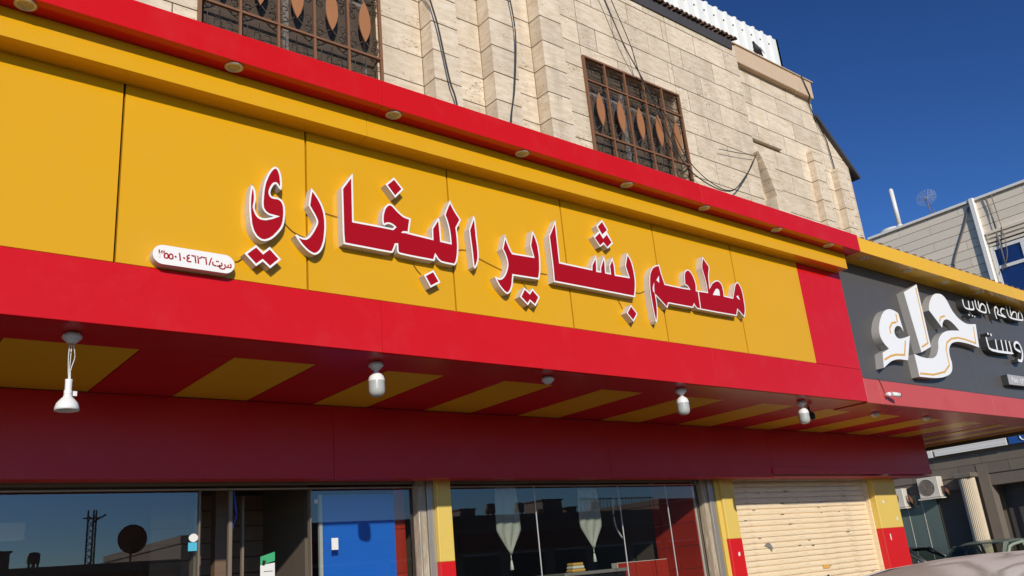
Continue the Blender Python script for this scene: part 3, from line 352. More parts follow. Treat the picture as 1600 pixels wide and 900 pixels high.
# right pilasters
def pil(x0, x1, ztop, y=6.87):
    box('pilaster_core', x0 + .01, x1 - .01, y + .012, 7.02, 5.2, ztop - .01, M['mortar'], B)
    for k in range(0, 6):
        a = max(5.5, Z0 + PIT*k); b = min(ztop, Z0 + PIT*(k+1))
        if b - a > .05: box('stone_block', x0, x1, y, 7.03, a + .005, b - .005, M['stone'], B, bev=.004)
pil(13.12, 13.40, 8.22); pil(13.86, 14.14, 8.02)
for x0, x1, zt, y in ((13.12, 13.40, 8.22, 6.87), (13.86, 14.14, 8.02, 6.87)):
    prism('pilaster_top', [(x0, zt), (x1, zt - .0), (x1, zt + .05), (x0 + .03, zt + .07)], y, 7.02, M['stone'], B)
# pointed bracket (the left half of an arch) and its ledge
arc = [(11.27, 7.72), (11.35, 7.60), (11.43, 7.42), (11.50, 7.22), (11.56, 7.02), (11.58, 6.97)]
AP = arc + [(12.1, 6.97), (12.1, 7.50), (11.95, 7.62), (11.6, 7.70)]
zz = [6.97, 7.10, 7.28, 7.44, 7.60, 7.72]
def arcx(z):
    for (xa, za), (xb, zb) in zip(arc, arc[1:]):
        if zb <= z <= za: return xa + (xb - xa) * (za - z) / (za - zb)
    return arc[0][0] if z > arc[0][1] else arc[-1][0]
for a, b in zip(zz, zz[1:]):
    L = [(arcx(b - .003 - (b-a-.006)*t/4), b - .003 - (b-a-.006)*t/4) for t in range(5)]
    prism('arch_stone', L + [(11.66 + (7.72 - b) * .2 + .02, a + .003), (11.66 + (7.72 - b) * .1, b - .003)], 6.80, 7.02, M['stone'], B)
prism('arch_stone', [(11.50, 5.4), (11.50, 6.96), (11.84, 6.96), (11.84, 5.4)], 6.78, 7.02, M['stone'], B)
box('stone_ledge', 11.36, 12.25, 6.93, 7.02, 8.05, 8.13, M['stone'], B, bev=.004)
# cap of the right section and parapet
box('parapet_cap', 11.362, 13.10, 6.895, 7.46, 9.46, 9.80, M['capstone'], B, bev=.008)
box('parapet_cap', 13.112, 13.66, 6.89, 7.46, 9.45, 9.80, M['capstone'], B, bev=.012)
box('cap_slab', 11.30, 13.72, 6.87, 7.5, 9.802, 9.825, M['capstone'], B, bev=.004)
# dark eave, tile edge and corrugated sheet on the roof
EV = root('roof_eave', (5, 6.9, 9.78), 'dark sheet eave edged with small brown roof tiles above the cream wall', 'eave')
prism('eave_sheet', [(-3, 9.66), (11.25, 9.655), (11.27, 9.84), (-3, 9.84)], 6.875, 7.3, M['eave'], EV)
bm = bmesh.new()
for k in range(13):
    a = pi * k / 12; 
tm = bpy.data.meshes.new('roof_tile'); b2 = bmesh.new()
for r, y0 in ((0.052, 0),):
    A = [b2.verts.new((r*cos(pi*k/6), -.05, r*sin(pi*k/6))) for k in range(7)]; Bv = [b2.verts.new((r*.8*cos(pi*k/6), .45, r*.8*sin(pi*k/6) + .16)) for k in range(7)]
    for k in range(6): b2.faces.new((A[k], A[k+1], Bv[k+1], Bv[k])).smooth = True
    C2 = [b2.verts.new((v.co.x*.72, -.05, v.co.z*.72)) for v in A]
    for k in range(6): b2.faces.new((A[k+1], A[k], C2[k], C2[k+1]))
    D2 = [b2.verts.new((v.co.x, .45, v.co.z + .16)) for v in C2]
    for k in range(6): b2.faces.new((C2[k+1], C2[k], D2[k], D2[k+1]))
b2.to_mesh(tm); b2.free(); tm.materials.append(M['rtile'])
x = 6.6
while x < 11.4:
    o = link('roof_tile', tm, None, EV); o.location = (x, 6.865, 9.845 + random.uniform(-.006, .006)); o.rotation_euler = (0, random.uniform(-.08, .08), random.uniform(-.05, .05)); x += .115
bm.free()
def corrugated(name, x0, x1, z0, z1, y, m, parent, pitch=.28, dep=.035, ridge=.06, label=None):
    bm = bmesh.new(); P = []
    x = x0
    while x < x1 - .01:
        for dx, dy in ((0, 0), (pitch - ridge*1.6, 0), (pitch - ridge*1.25, -dep), (pitch - ridge*.35, -dep)): P.append((min(x1, x + dx), y + dy))
        x += pitch
    P.append((x1, y))
    a = [bm.verts.new((p[0], p[1], z0)) for p in P]; b = [bm.verts.new((p[0], p[1], z1)) for p in P]
    a2 = [bm.verts.new((p[0], p[1] + .004, z0)) for p in P]; b2 = [bm.verts.new((p[0], p[1] + .004, z1)) for p in P]
    for i in range(len(P) - 1):
        bm.faces.new((a[i], a[i+1], b[i+1], b[i])); bm.faces.new((a2[i+1], a2[i], b2[i], b2[i+1])); bm.faces.new((b[i], b[i+1], b2[i+1], b2[i])); bm.faces.new((a[i+1], a[i], a2[i], a2[i+1]))
    bm.faces.new((a[0], b[0], b2[0], a2[0])); bm.faces.new((a[-1], a2[-1], b2[-1], b[-1]))
    return fin(bm, name, m, parent)
CS = root('corrugated_enclosure', (11, 7.45, 9.6), 'white corrugated metal enclosure standing on the roof behind the cream parapet', 'roof sheet')
corrugated('sheet', 6.0, 13.72, 9.3, 11.07, 7.42, M['corr'], CS)
box('side_sheet', 13.695, 13.714, 7.435, 10.5, 9.3, 11.07, M['corr'], CS)
b3 = bmesh.new()
x = 6.15
while x < 13.7:
    addbox(b3, x - .012, x + .012, 7.405, 7.425, 10.86, 10.884); x += .28
tagp(fin(b3, 'rivets', M['cable'], CS), kind='stuff')
# pigeon
PG = root('pigeon', (12.08, 6.90, 9.832), 'dark grey pigeon standing on the cream parapet cap in front of white sheet', 'bird', rz=radians(8))
bm = bmesh.new()
st = [(-.185, .005, .012, .075), (-.12, .022, .016, .088), (-.06, .042, .036, .105), (0, .05, .052, .118), (.05, .05, .056, .135), (.085, .04, .046, .16), (.10, .027, .028, .19), (.112, .024, .024, .215), (.128, .020, .020, .228), (.145, .007, .007, .225), (.165, .003, .003, .218)]
rings = []
for x, ry, rz_, z in st: rings.append([bm.verts.new((-x, ry*cos(2*pi*k/12), z + rz_*sin(2*pi*k/12))) for k in range(12)])
for A, Bq in zip(rings, rings[1:]):
    for k in range(12): bm.faces.new((A[k], A[(k+1) % 12], Bq[(k+1) % 12], Bq[k])).smooth = True
bm.faces.new(rings[0]); bm.faces.new(rings[-1])
fin(bm, 'body', M['bird'], PG, True)
for s in (-1, 1):
    bm = bmesh.new()
    P = [(-.06, .125), (.0, .148), (.07, .125), (.15, .085), (.165, .075), (.10, .088), (.02, .095), (-.04, .10)]
    addprism(bm, P, s*.052, s*.058); fin(bm, 'wing', M['birdgrey'], PG, True)
    tube('leg', [(.0, s*.02, .075), (.005, s*.02, .0), (-.03, s*.024, .003)], .004, M['birdleg'], PG, local=True)

# window grilles
def scroll(cx, cz, r, a0, turns, sgn=1, n=14):
    return [(cx + (r*(1 - .72*t/n))*cos(a0 + sgn*2*pi*turns*t/n), 0, cz + (r*(1 - .72*t/n))*sin(a0 + sgn*2*pi*turns*t/n)) for t in range(n + 1)]
cw, ch = 0.395, 0.765
bm = bmesh.new()
for sx in (-1, 1):
    for sz in (-1, 1):
        cx = sx*(cw/2 - .075); 
        addtube(bm, scroll(cx, sz*(ch/2 - .085), .055, pi/2 if sz < 0 else -pi/2, 1.1, sx*sz), .0065, 4)
        addtube(bm, scroll(cx, sz*(ch/2 - .20), .05, -pi/2 if sz < 0 else pi/2, 1.1, -sx*sz), .0065, 4)
        addtube(bm, catmull([(sx*(cw/2-.01), 0, sz*(ch/2-.01)), (sx*.09, 0, sz*(ch/2-.07)), (sx*.02, 0, sz*(ch/2-.14))], 4), .0065, 4)
scme = bpy.data.meshes.new('scroll_work'); bm.to_mesh(scme); bm.free(); scme.materials.append(M['iron'])
bm = bmesh.new(); kh = .36
pp = [(-.19, .1), (-.12, .1), (-.12, -.1), (.12, -.1), (.12, .05), (-.05, .05), (-.05, -.02), (.05, -.02)]
addtube(bm, [(a, 0, b) for a, b in pp], .007, 4); addtube(bm, [(.19, 0, .12), (.06, 0, .12)], .005, 4); addtube(bm, [(0, 0, .17), (0, 0, .05)], .005, 4); addtube(bm, [(.19, 0, -.04), (.12, 0, -.04)], .005, 4); addtube(bm, [(-.19, 0, -.15), (.19, 0, -.15)], .005, 4)
keme = bpy.data.meshes.new('key_work'); bm.to_mesh(keme); bm.free(); keme.materials.append(M['iron'])
bm = bmesh.new(); ov = []
for k in range(9): t = k/8; ov.append((.072*sin(pi*t)**.85, -.26 + .52*t))
for k in range(1, 8): t = k/8; ov.append((-.072*sin(pi*t)**.85, .26 - .52*t))
addprism(bm, ov, -.006, .006); ovme = bpy.data.meshes.new('oval_plate'); bmesh.ops.recalc_face_normals(bm, faces=bm.faces); bm.to_mesh(ovme); bm.free(); ovme.materials.append(M['copper'])
def window(x0, label, cols=5):
    x1 = x0 + cw*cols; y = 6.875; z0 = 6.47; z1 = 8.24
    G = root('window_grille', (x0, y, z0), label, 'window grille', 'ornamental grilles on the upper windows')
    for k in range(cols + 1):
        wd = .017 if k in (0, cols) else .013
        box('upright_bar', x0 + k*cw - wd, x0 + k*cw + wd, y - .014, y + .014, z0, z1, M['brown'], G)
    for z, wd in ((z1 - .015, .014), (7.86, .012), (7.05, .012), (6.5, .012)):
        box('cross_rail', x0 - .012, x1 + .012, y - .017, y + .017, z - wd, z + wd, M['brown'], G)
    box('insect_screen', x0 + .02, x1 - .02, 6.99, 6.992, z0, z1 - .02, M['screen'], G)
    for k in range(cols):
        c = x0 + cw*(k + .5)
        o = link('scroll_work', scme, None, G); o['kind'] = 'stuff'; o.location = (c, y + .006, 7.455)
        o = link('oval_plate', ovme, None, G); o.location = (c, y - .014, 7.455)
        o = link('key_work', keme, None, G); o['kind'] = 'stuff'; o.location = (c, y + .006, 8.05)
        o = link('key_work', keme, None, G); o['kind'] = 'stuff'; o.location = (c, y + .006, 6.83)
    # the window itself (part of the building)
    f = box('window_frame', x0, x1, 7.13, 7.17, z0, z0 + .05, M['white'], B)
    for a, b, c, d in ((x0, x0 + .05, z0, z1), (x1 - .05, x1, z0, z1), (x0, x1, z1 - .05, z1), ((x0+x1)/2 - .03, (x0+x1)/2 + .03, z0, z1), (x0, x1, 7.86, 7.90), (x0, x1, 6.78, 6.81)):
        box('sash_bar', a + .001, b - .001, 7.125 + random.uniform(0, .004), 7.165, c + .001, d - .001, M['white'], f)
    box('pane', x0, x1, 7.175, 7.18, z0, z1, M['pane_up'], f)
    bmm = bmesh.new()
    for k in range(15):
        xx = x0 + .02 + (x1 - x0 - .04)*k/15
        if 4 < k < 9: continue
        addtube(bmm, [(xx, 7.24, z0), (xx + .01, 7.24 + .02*(k % 2), z1)], .055, 6)
    fin(bmm, 'curtain', M['white'], f)
    bmm = bmesh.new()
    addbox(bmm, x0 - .001, x0 + .004, 6.93, 7.4, 6.45, z1); addbox(bmm, x1 - .004, x1 + .001, 6.93, 7.4, 6.45, z1); addbox(bmm, x0, x1, 6.93, 7.4, z1 - .004, z1 + .002)
    fin(bmm, 'window_reveal', M['capstone'], f)
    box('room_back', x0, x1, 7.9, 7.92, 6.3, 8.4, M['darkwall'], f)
window(W1[0] + .0, 'ornamental brown iron grille with copper ovals over the larger left upper window')
window(W2[0], 'ornamental brown iron grille with copper ovals over the upper window right of the pilasters')

# cables on the wall
def cable(pts, y, r, label, m='cable', nm='cable'):
    P = catmull([(a, y, b) for a, b in pts], 6); o = tube(nm, P, r, M[m], seg=5); return tagp(o, label, 'cable')
cable([(4.75, 8.35), (4.862, 7.879), (4.943, 7.566), (5.019, 7.089), (5.061, 6.855), (5.135, 6.5), (5.14, 5.3)], 6.62, .011, 'thick black cable hanging down the left pilaster beside the large grille')
cable([(6.02, 8.9), (6.088, 8.378), (6.117, 8.013), (6.093, 7.637), (6.006, 7.073), (5.892, 6.5), (5.86, 5.3)], 6.62, .009, 'black cable hanging in front of the second pilaster')
cable([(7.7, 10.1), (8.065, 9.287), (8.336, 8.634), (8.69, 8.065), (9.167, 7.112), (9.591, 6.807), (10.251, 6.761), (10.753, 7.135), (11.153, 7.591)], 6.78, .009, 'lower of two black cables crossing the right grille and looping to the pointed bracket')
cable([(7.85, 10.1), (8.181, 9.321), (8.453, 8.664), (8.604, 8.079), (8.994, 7.675), (9.306, 7.088), (9.781, 6.80), (10.31, 6.787), (10.833, 7.222), (11.149, 7.614)], 6.76, .007, 'upper thin black cable crossing the right grille and looping to the pointed bracket')
cable([(10.241, 7.486), (10.736, 7.549), (11.189, 7.621)], 6.82, .006, 'short black wire running along a joint to the tip of the pointed bracket')
o = tube('cable', [(13.32, 6.865, 9.83), (13.50, 6.875, 9.45), (13.56, 6.97, 9.40), (13.70, 6.97, 9.04), (13.92, 6.97, 8.70), (13.98, 6.97, 8.05), (14.0, 6.97, 5.4)], .011, M['cable']); tagp(o, 'dark conduit running down from the parapet cap past the right pilasters', 'cable')

# ---------------- restaurant canopy ----------------
CP = root('restaurant_canopy', (4, 5, 3.16), 'deep yellow and red panelled canopy of the restaurant with striped soffit', 'canopy')
XL = -2.42; XR = 9.53; g = .0075
seams = [XL, -1.16, 0.05, 1.27, 2.49, 3.71, 4.93, 6.135, 7.36, 8.60]
for a, b in zip(seams, seams[1:]):
    box('sign_panel', a + g, b - (g if b < 8.5 else .001), 5.0, 5.03, 3.545, 4.95, M['yellow'], CP)
box('red_end_panel', 8.602, XR, 5.001, 5.03, 3.546, 4.95, M['red'], CP)
fs = [XL, -.6, 3.05, 6.75, XR]
for a, b in zip(fs, fs[1:]):
    box('fascia_panel', a + .001, b - .0015, 4.996, 5.03, 3.161, 3.540, M['red'], CP, bev=.002)
ts = [XL, -.6, 2.90, 6.3, 9.45]
for a, b in zip(ts, ts[1:]):
    box('yellow_trim', a + .001, b - .001, 4.838, 4.999, 4.736, 4.927, M['yellow'], CP, bev=.0015)
cs = [XL, -.9, 2.95, 6.6, 9.56]
for a, b in zip(cs, cs[1:]):
    box('red_cornice', a + .001, b - .001, 4.686, 5.03, 4.928, 5.138, M['red'], CP, bev=.0015)
box('backing_frame', XL, XR, 5.031, 5.06, 3.165, 5.12, M['dark'], CP)
box('canopy_top', XL, 9.56, 5.031, 6.89, 5.09, 5.13, M['rust'], CP)
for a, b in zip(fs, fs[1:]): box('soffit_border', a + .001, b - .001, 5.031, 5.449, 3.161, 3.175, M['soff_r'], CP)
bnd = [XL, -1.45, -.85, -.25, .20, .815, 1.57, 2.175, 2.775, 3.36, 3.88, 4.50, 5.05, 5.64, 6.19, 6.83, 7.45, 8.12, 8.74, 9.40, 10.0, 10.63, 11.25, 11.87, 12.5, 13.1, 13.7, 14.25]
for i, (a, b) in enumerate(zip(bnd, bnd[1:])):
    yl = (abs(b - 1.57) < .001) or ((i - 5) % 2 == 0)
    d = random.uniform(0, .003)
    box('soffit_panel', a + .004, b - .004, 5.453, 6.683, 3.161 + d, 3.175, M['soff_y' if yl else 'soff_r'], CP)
box('soffit_backing', XL, 14.25, 5.46, 6.68, 3.18, 3.20, M['dark'], CP)
bs = [XL, -.6, 3.55, 6.9, 9.9]
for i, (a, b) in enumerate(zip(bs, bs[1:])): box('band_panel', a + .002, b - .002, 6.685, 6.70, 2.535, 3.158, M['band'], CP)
box('band_panel', 9.902, 14.25, 6.685, 6.70, 2.66, 3.158, M['band'], CP)
box('band_lower_strip', 9.88, 14.25, 6.672, 6.70, 2.575, 2.657, M['band'], CP)
box('band_underside', XL, 14.25, 6.701, 6.94, 2.545, 2.56, M['band'], CP)
box('band_end', 14.235, 14.25, 6.701, 7.4, 2.58, 3.158, M['band'], CP)

# recessed downlights in the red cornice
DL = []
def downlight(x, y=4.758, z=4.928, label='', group='recessed downlights under the cornices'):
    if not DL:
        r = root('recessed_downlight', (x, y, z), label, 'downlight', group)
        lathe('ring', [(.058, .001), (.060, -.007), (.045, -.010), (.040, -.004), (.040, .0)], M['ringm'], r, seg=28)
        lathe('lens', [(.0401, -.003), (.030, .0), (.018, -.001), (.012, -.008), (0, -.010)], M['lens'], r, seg=24)
        DL.append(r)
    else:
        r = copy_tree(DL[0], None, (x, y, z)); r['label'] = label
    return r
nm = ['leftmost round downlight in the red cornice, cut by the photo edge', 'downlight in the red cornice below the large left grille', 'downlight in the red cornice above the tall left letters', 'downlight in the red cornice between the pilasters and the middle letters', 'downlight in the red cornice left below the right window grille', 'downlight in the red cornice below the looping cable', 'downlight in the red cornice above the red end panel', 'last downlight at the right tip of the red cornice']
for x, l in zip([.654, 1.869, 3.084, 4.327, 5.58, 6.70, 7.936, 8.966], nm): downlight(x, label=l)

# ---------------- channel letters ----------------
def inset(poly, wd):
    n = len(poly); ar = sum(poly[i][0]*poly[(i+1) % n][1] - poly[(i+1) % n][0]*poly[i][1] for i in range(n)); s = 1 if ar > 0 else -1
    out = []
    for i in range(n):
        a = Vector(poly[i-1]); b = Vector(poly[i]); c = Vector(poly[(i+1) % n])
        d1 = b - a; d2 = c - b
        if d1.length < 1e-6: d1 = d2
        if d2.length < 1e-6: d2 = d1
        d1.normalize(); d2.normalize(); n1 = Vector((-d1.y, d1.x))*s; n2 = Vector((-d2.y, d2.x))*s
        m = n1 + n2
        if m.length < 1e-4: m = n1
        m.normalize(); k = max(m.dot(n1), .30); out.append(tuple(b + m*(wd/k)))
    return out
def border(bm, poly, wd, y, mi=0):
    inn = inset(poly, wd); n = len(poly)
    for i in range(n):
        j = (i+1) % n; yy = y - random.uniform(0, .0006)
        vs = [bm.verts.new((p[0], yy, p[1])) for p in (poly[i], poly[j], inn[j], inn[i])]
        try: bm.faces.new(vs).material_index = mi
        except ValueError: pass
def clean(poly):
    o = []
    for p in poly:
        if not o or (abs(p[0]-o[-1][0]) + abs(p[1]-o[-1][1])) > .0012: o.append(p)
    return o
SIGNG = 'red channel letters of the main sign'
def letter(key, label, wd=.0135, kids=()):
    poly = clean(LET[key]); cx = sum(p[0] for p in poly)/len(poly); zmin = min(p[1] for p in poly)
    r = root('channel_letter', (cx, 5.0, zmin), label, 'sign letter', SIGNG)
    prism('letter_return', poly, 4.934, 4.999, M['letter_side'], r)
    prism('letter_face', poly, 4.930, 4.9335, M['letter_red'], r)
    bm = bmesh.new(); border(bm, poly, wd, 4.9292); fin(bm, 'white_edge', M['letter_white'], r)
    for k in kids:
        q = clean(LET[k]); prism('white_inlay', q, 4.9275, 4.9295, M['letter_white'], r)
    return r
letter('ya', 'tall red letter ya, leftmost of the main sign')
letter('ya_dots', 'pair of joined red diamonds below the leftmost letter beside the number plate')
letter('ra', 'curved red letter ra across the second panel seam')
letter('khaba', 'long joined red letters with tall left stroke, notched base and forked right end', kids=('white_kha',))
letter('kha_dot', 'single red diamond above the long joined letters')
letter('ba_dot', 'single red square dot below the forked right end of the long joined letters')
letter('alef', 'slim red vertical letter alef standing alone mid sign')
letter('yara', 'red joined letters with two upright points and a left hook, right of the lone alef')
letter('yara_dots', 'pair of joined red diamonds below the hooked letters mid sign')
letter('sheen', 'red joined letters with three small teeth on a long base')
r = root('channel_letter', (5.05, 5.0, 4.29), 'cluster of three red diamonds above the three toothed letters', 'sign letter', SIGNG)
pl = clean(LET['sheen_dots']); prism('letter_return', pl, 4.934, 4.999, M['letter_side'], r); prism('letter_face', pl, 4.930, 4.9335, M['letter_white'], r)
for k in ('sheen_dot_red1', 'sheen_dot_red2'): prism('red_inlay', clean(LET[k]), 4.9275, 4.9295, M['letter_red'], r)
letter('bs_dot', 'single red diamond below the right end of the toothed letters', wd=.012)
letter('matam', 'rightmost red joined word with white filled loops and a long downward tail', wd=.0115, kids=('white_w1', 'white_w2', 'white_w3', 'white_w4', 'white_w5'))
# number plate
NP = root('number_plate', (1.71, 5, 3.55), 'white rounded plate with small red Arabic numerals at the lower left of the sign', 'plate sign')
pp = []
for k in range(13): a = pi/2 + pi*k/12; pp.append((1.523 + .061*cos(a), 3.609 + .061*sin(a)))
for k in range(13): a = -pi/2 + pi*k/12; pp.append((1.898 + .061*cos(a), 3.609 + .061*sin(a)))
prism('plate_return', pp, 4.9345, 4.995, M['letter_side'], NP); prism('plate_face', pp, 4.930, 4.934, M['letter_white'], NP)
def text(body, x, z, size, y, m, parent, name, bold=0.0, sx=1.0, shear=0.0, rz=0.0):
    c = bpy.data.curves.new(name, 'FONT'); c.body = body; c.size = size; c.offset = bold; c.extrude = .0008; c.align_x = 'CENTER'; c.resolution_u = 3
    t = bpy.data.objects.new(name, c); COL.objects.link(t); t.location = (x, y, z); t.rotation_euler = (pi/2, rz, 0); t.scale = (sx, 1, 1)
    bpy.context.view_layer.update()
    me = bpy.data.meshes.new_from_object(t.evaluated_get(bpy.context.evaluated_depsgraph_get())); me.transform(t.matrix_world)
    bpy.data.objects.remove(t); me.materials.clear(); me.materials.append(m); return link(name, me, None, parent)
import unicodedata
glyphs = [('\u0663', 1.511), ('\u0665', 1.540), ('\u0665', 1.568), ('\u0660', 1.595), ('\u0661', 1.620), ('\u0660', 1.645), ('\u0664', 1.673), ('\u0666', 1.706), ('\u0662', 1.737), ('\u0666', 1.772), ('/', 1.805), ('\uFE95', 1.850), ('\uFEB1', 1.900)]
for ch, x in glyphs:
    text(ch, x, 3.586, .070, 4.9290, M['letter_red'], NP, 'numeral', bold=.0013)
# fine wires between the letters
def wire(pts):
    return tagp(tube('sign_wire', catmull([(a, 4.992, b) for a, b in pts], 5), .0028, M['wire'], seg=4), group='thin wires between the sign letters', cat='wire')
for L_, P_ in [('thin wire from the number plate to the joined diamonds', [(1.985, 3.66), (2.006, 3.667), (2.031, 3.689)]), ('thin wire sagging from the leftmost letter to the curved ra', [(2.322, 3.996), (2.386, 3.943), (2.479, 3.913)]), ('thin wire between the curved ra and the long joined letters', [(2.628, 4.129), (2.672, 4.124), (2.722, 4.119)]), ('thin wire running down to the square dot below the long letters', [(3.336, 3.871), (3.367, 3.825), (3.404, 3.79)]), ('short wire between the forked letter end and the lone alef', [(3.759, 4.046), (3.803, 4.059), (3.84, 4.06)]), ('double sagging wire from the lone alef to the hooked letters', [(3.955, 4.015), (4.048, 3.987), (4.187, 3.949)]), ('short wire between the hooked letters and the toothed word', [(4.601, 3.985), (4.644, 3.986), (4.68, 3.986)]), ('thin wire down to the joined diamonds mid sign', [(4.386, 3.879), (4.411, 3.855), (4.434, 3.825)]), ('thin wire from the toothed word to the diamond below it', [(5.506, 3.874), (5.532, 3.835), (5.556, 3.789)]), ('short sagging wire between the toothed word and the rightmost word', [(5.76, 3.976), (5.821, 3.978), (5.887, 4.006)])]:
    wire(P_)['label'] = L_

# ---------------- lamps under the canopy ----------------
HL = []
def holder(x, y, label, bulb=0):
    if bulb == 0: r = root('lamp_holder', (x, y, 3.16), label, 'lamp holder', 'empty ceramic lamp holders under the canopy')
    elif bulb == 1: r = root('bulb_lamp', (x, y, 3.16), label, 'lamp', 'white bulb lamps under the canopy')
    else: r = root('pendant_lamp', (x, y, 3.16), label, 'lamp')
    k = 1.0
    lathe('holder', [(.030*k, 0), (.048*k, -.012), (.055*k, -.030*k), (.050*k, -.036*k), (.026*k, -.060*k), (.018*k, -.064*k), (0, -.064*k)], M['ceramic'], r)
    if bulb == 1:
        lathe('bulb_neck', [(.014, -.060), (.016, -.075), (.024, -.082)], M['white'], r)
        lathe('bulb_cap', [(.016, -.078), (.034, -.088), (.052, -.108), (.058, -.130), (.0585, -.142)], M['white'], r, seg=28)
        lathe('bulb_diffuser', [(.0580, -.142), (.0585, -.20), (.057, -.222), (.047, -.243), (.028, -.252), (0, -.254)], M['bulb'], r, seg=28)
    if bulb == 2:
        for s, d in ((-1, .012), (1, .014), (0, .0)):
            tube('lamp_wire', catmull([(s*.01, 0, -.07), (s*.016 + d*.4, 0, -.14), (s*.006, .005, -.22), (s*.004 + .004, 0, -.29)], 5), .0032, M['ceramic'], r, seg=5, local=True)
        lathe('lamp_socket', [(.0, -.275), (.020, -.275), (.019, -.285), (.018, -.335), (.022, -.34), (.021, -.36)], M['white'], r)
        lathe('lamp_shade', [(.019, -.355), (.024, -.375), (.040, -.392), (.056, -.412), (.063, -.438), (.064, -.452), (.060, -.452), (.058, -.438), (.05, -.412), (.016, -.38)], M['white'], r, seg=32)
        lathe('bulb', [(.0, -.444), (.03, -.438), (.038, -.425), (.022, -.40)], M['bulb'], r)
        box('paper_tag', .02, .042, -.022, -.021, -.372, -.345, M['paper'], r, local=True)
    return r
holder(1.125, 5.22, 'white pendant lamp with bell shade hanging on two wires at the far left', 2)
holder(3.135, 5.24, 'white bulb lamp nearest the blue board, below the first fascia seam', 1)
holder(4.751, 5.20, 'empty ceramic holder between the two larger bulb lamps')
holder(6.42, 5.18, 'middle white bulb lamp above the right storefront glass', 1)
holder(8.50, 5.22, 'rightmost white bulb lamp above the rolling shutter', 1)
holder(10.40, 5.40, 'empty ceramic holder right of the small black camera')
holder(11.70, 5.38, 'last empty ceramic holder where the striped soffit meets the grey sign end')
r = root('small_black_camera', (8.95, 5.42, 3.16), 'small black camera hanging from the soffit right of the last bulb', 'camera')
tube('stem', [(0, 0, 0), (0, 0, -.04), (.02, -.01, -.07)], .010, M['black'], r, local=True)
lathe('camera_body', [(0, -.065), (.022, -.07), (.032, -.09), (.032, -.13), (.02, -.15), (0, -.152)], M['black'], r, off=(.03, -.01, 0))
r = root('security_camera', (9.98, 4.98, 3.27), 'white bullet camera with red mount on the faded red strip', 'camera')
bm = bmesh.new(); addtube(bm, [(-.02, .02, -.01), (-.05, -.06, -.01)], .022, 10); fin(bm, 'mount', M['white'], r, True)
bm = bmesh.new(); addtube(bm, [(-.03, -.03, -.012), (.02, -.06, -.02)], .012, 8); fin(bm, 'arm', M['rpaint'], r, True)
bm = bmesh.new(); addtube(bm, [(-.01, -.06, -.01), (.10, -.10, -.025)], .027, 12); fin(bm, 'camera_body', M['white'], r, True)
bm = bmesh.new(); addtube(bm, [(.10, -.10, -.025), (.112, -.104, -.027)], .024, 12); fin(bm, 'lens', M['black'], r, True)
tube('camera_cable', catmull([(-.02, .01, 0), (-.05, .012, .10), (-.10, .012, .19)], 4), .004, M['cable'], r, seg=4, local=True)

# ---------------- ground floor ----------------
GY = 7.10
# pillars
def pillar(x0, x1, y0, zc):
    box('pillar', x0, x1, y0, 7.4, zc + .001, 2.56, M['ypaint'], B, bev=.006)
    return box('pillar_base', x0 - .001, x1 + .001, y0 - .002, 7.4, 0.13, zc, M['rpaint'], B, bev=.006)
pillar(4.765, 4.935, 6.95, 1.80); pillar(9.105, 9.36, 6.95, 1.815); pillar(12.83, 13.49, 6.95, 1.805)
for x, z, a, b in ((13.02, 2.19, .07, .05), (13.33, 1.93, .05, .06), (13.02, 1.68, .035, .12), (9.25, 1.63, .05, .05)):
    P = []
    for k in range(9): t = 2*pi*k/9; q = random.uniform(.6, 1.1); P.append((x + a*.5*q*cos(t), z + b*q*.6*sin(t)))
    prism('torn_sticker', P, 6.946, 6.9475, M['paper'], B)
# lintel and header behind the band
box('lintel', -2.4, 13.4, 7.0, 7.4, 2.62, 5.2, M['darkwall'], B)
box('header_beam', -2.4, 4.765, 7.02, 7.14, 2.56, 2.618, M['bronze'], B); box('header_beam', 4.935, 9.105, 7.02, 7.14, 2.56, 2.618, M['bronze'], B)
# rolling shutter
SH = root('rolling_shutter', (11.1, 7.12, 0.13), 'closed cream rolling shutter with chipped slats between the two yellow and red pillars', 'shutter')
bm = bmesh.new(); prof = [(.002, 0), (-.0035, .004), (-.0065, .020), (-.0070, .040), (-.0045, .060), (.003, .0645), (.014, .067), (.014, .070), (.002, .0728)]
for (ya, za), (yb, zb) in zip(prof, prof[1:]):
    vs = [bm.verts.new(p) for p in ((9.37, 7.12 + ya, za), (12.80, 7.12 + ya, za), (12.80, 7.12 + yb, zb), (9.37, 7.12 + yb, zb))]; bm.faces.new(vs)
bmesh.ops.remove_doubles(bm, verts=bm.verts, dist=1e-5); bmesh.ops.solidify(bm, geom=bm.faces[:], thickness=.002)
bmesh.ops.recalc_face_normals(bm, faces=bm.faces)
slm = bpy.data.meshes.new('slat'); bm.to_mesh(slm); bm.free(); slm.materials.append(M['shutter'])
k = 0; z = .14
while z < 2.60:
    o = link('slat', slm, None, SH, local=True); o.matrix_parent_inverse = wmat(SH).inverted(); o.location = (0, random.uniform(-.001, .002), z); o.rotation_euler = (0, random.uniform(-.0004, .0004), 0); z += .0728
box('guide_rail', 12.80, 12.828, 7.05, 7.16, .14, 2.60, M['shutter'], SH)
box('guide_rail', 9.361, 9.372, 7.06, 7.16, .14, 2.60, M['shutter'], SH)
for k in range(46):
    x = random.uniform(9.5, 12.6); zi = int(random.uniform(2, 33)); zz_ = .14 + zi*.0728 + random.choice((.005, .062, .060)); ln = random.uniform(.02, .13)
    P = [(x - ln/2, zz_), (x - ln*.2, zz_ - random.uniform(.002, .007)), (x + ln*.2, zz_ - random.uniform(.002, .007)), (x + ln/2, zz_), (x + ln*.25, zz_ + random.uniform(.001, .005)), (x - ln*.3, zz_ + random.uniform(.001, .005))]
    if k < 40: prism('paint_chip', P, 7.1035, 7.106, M['chip'], SH)
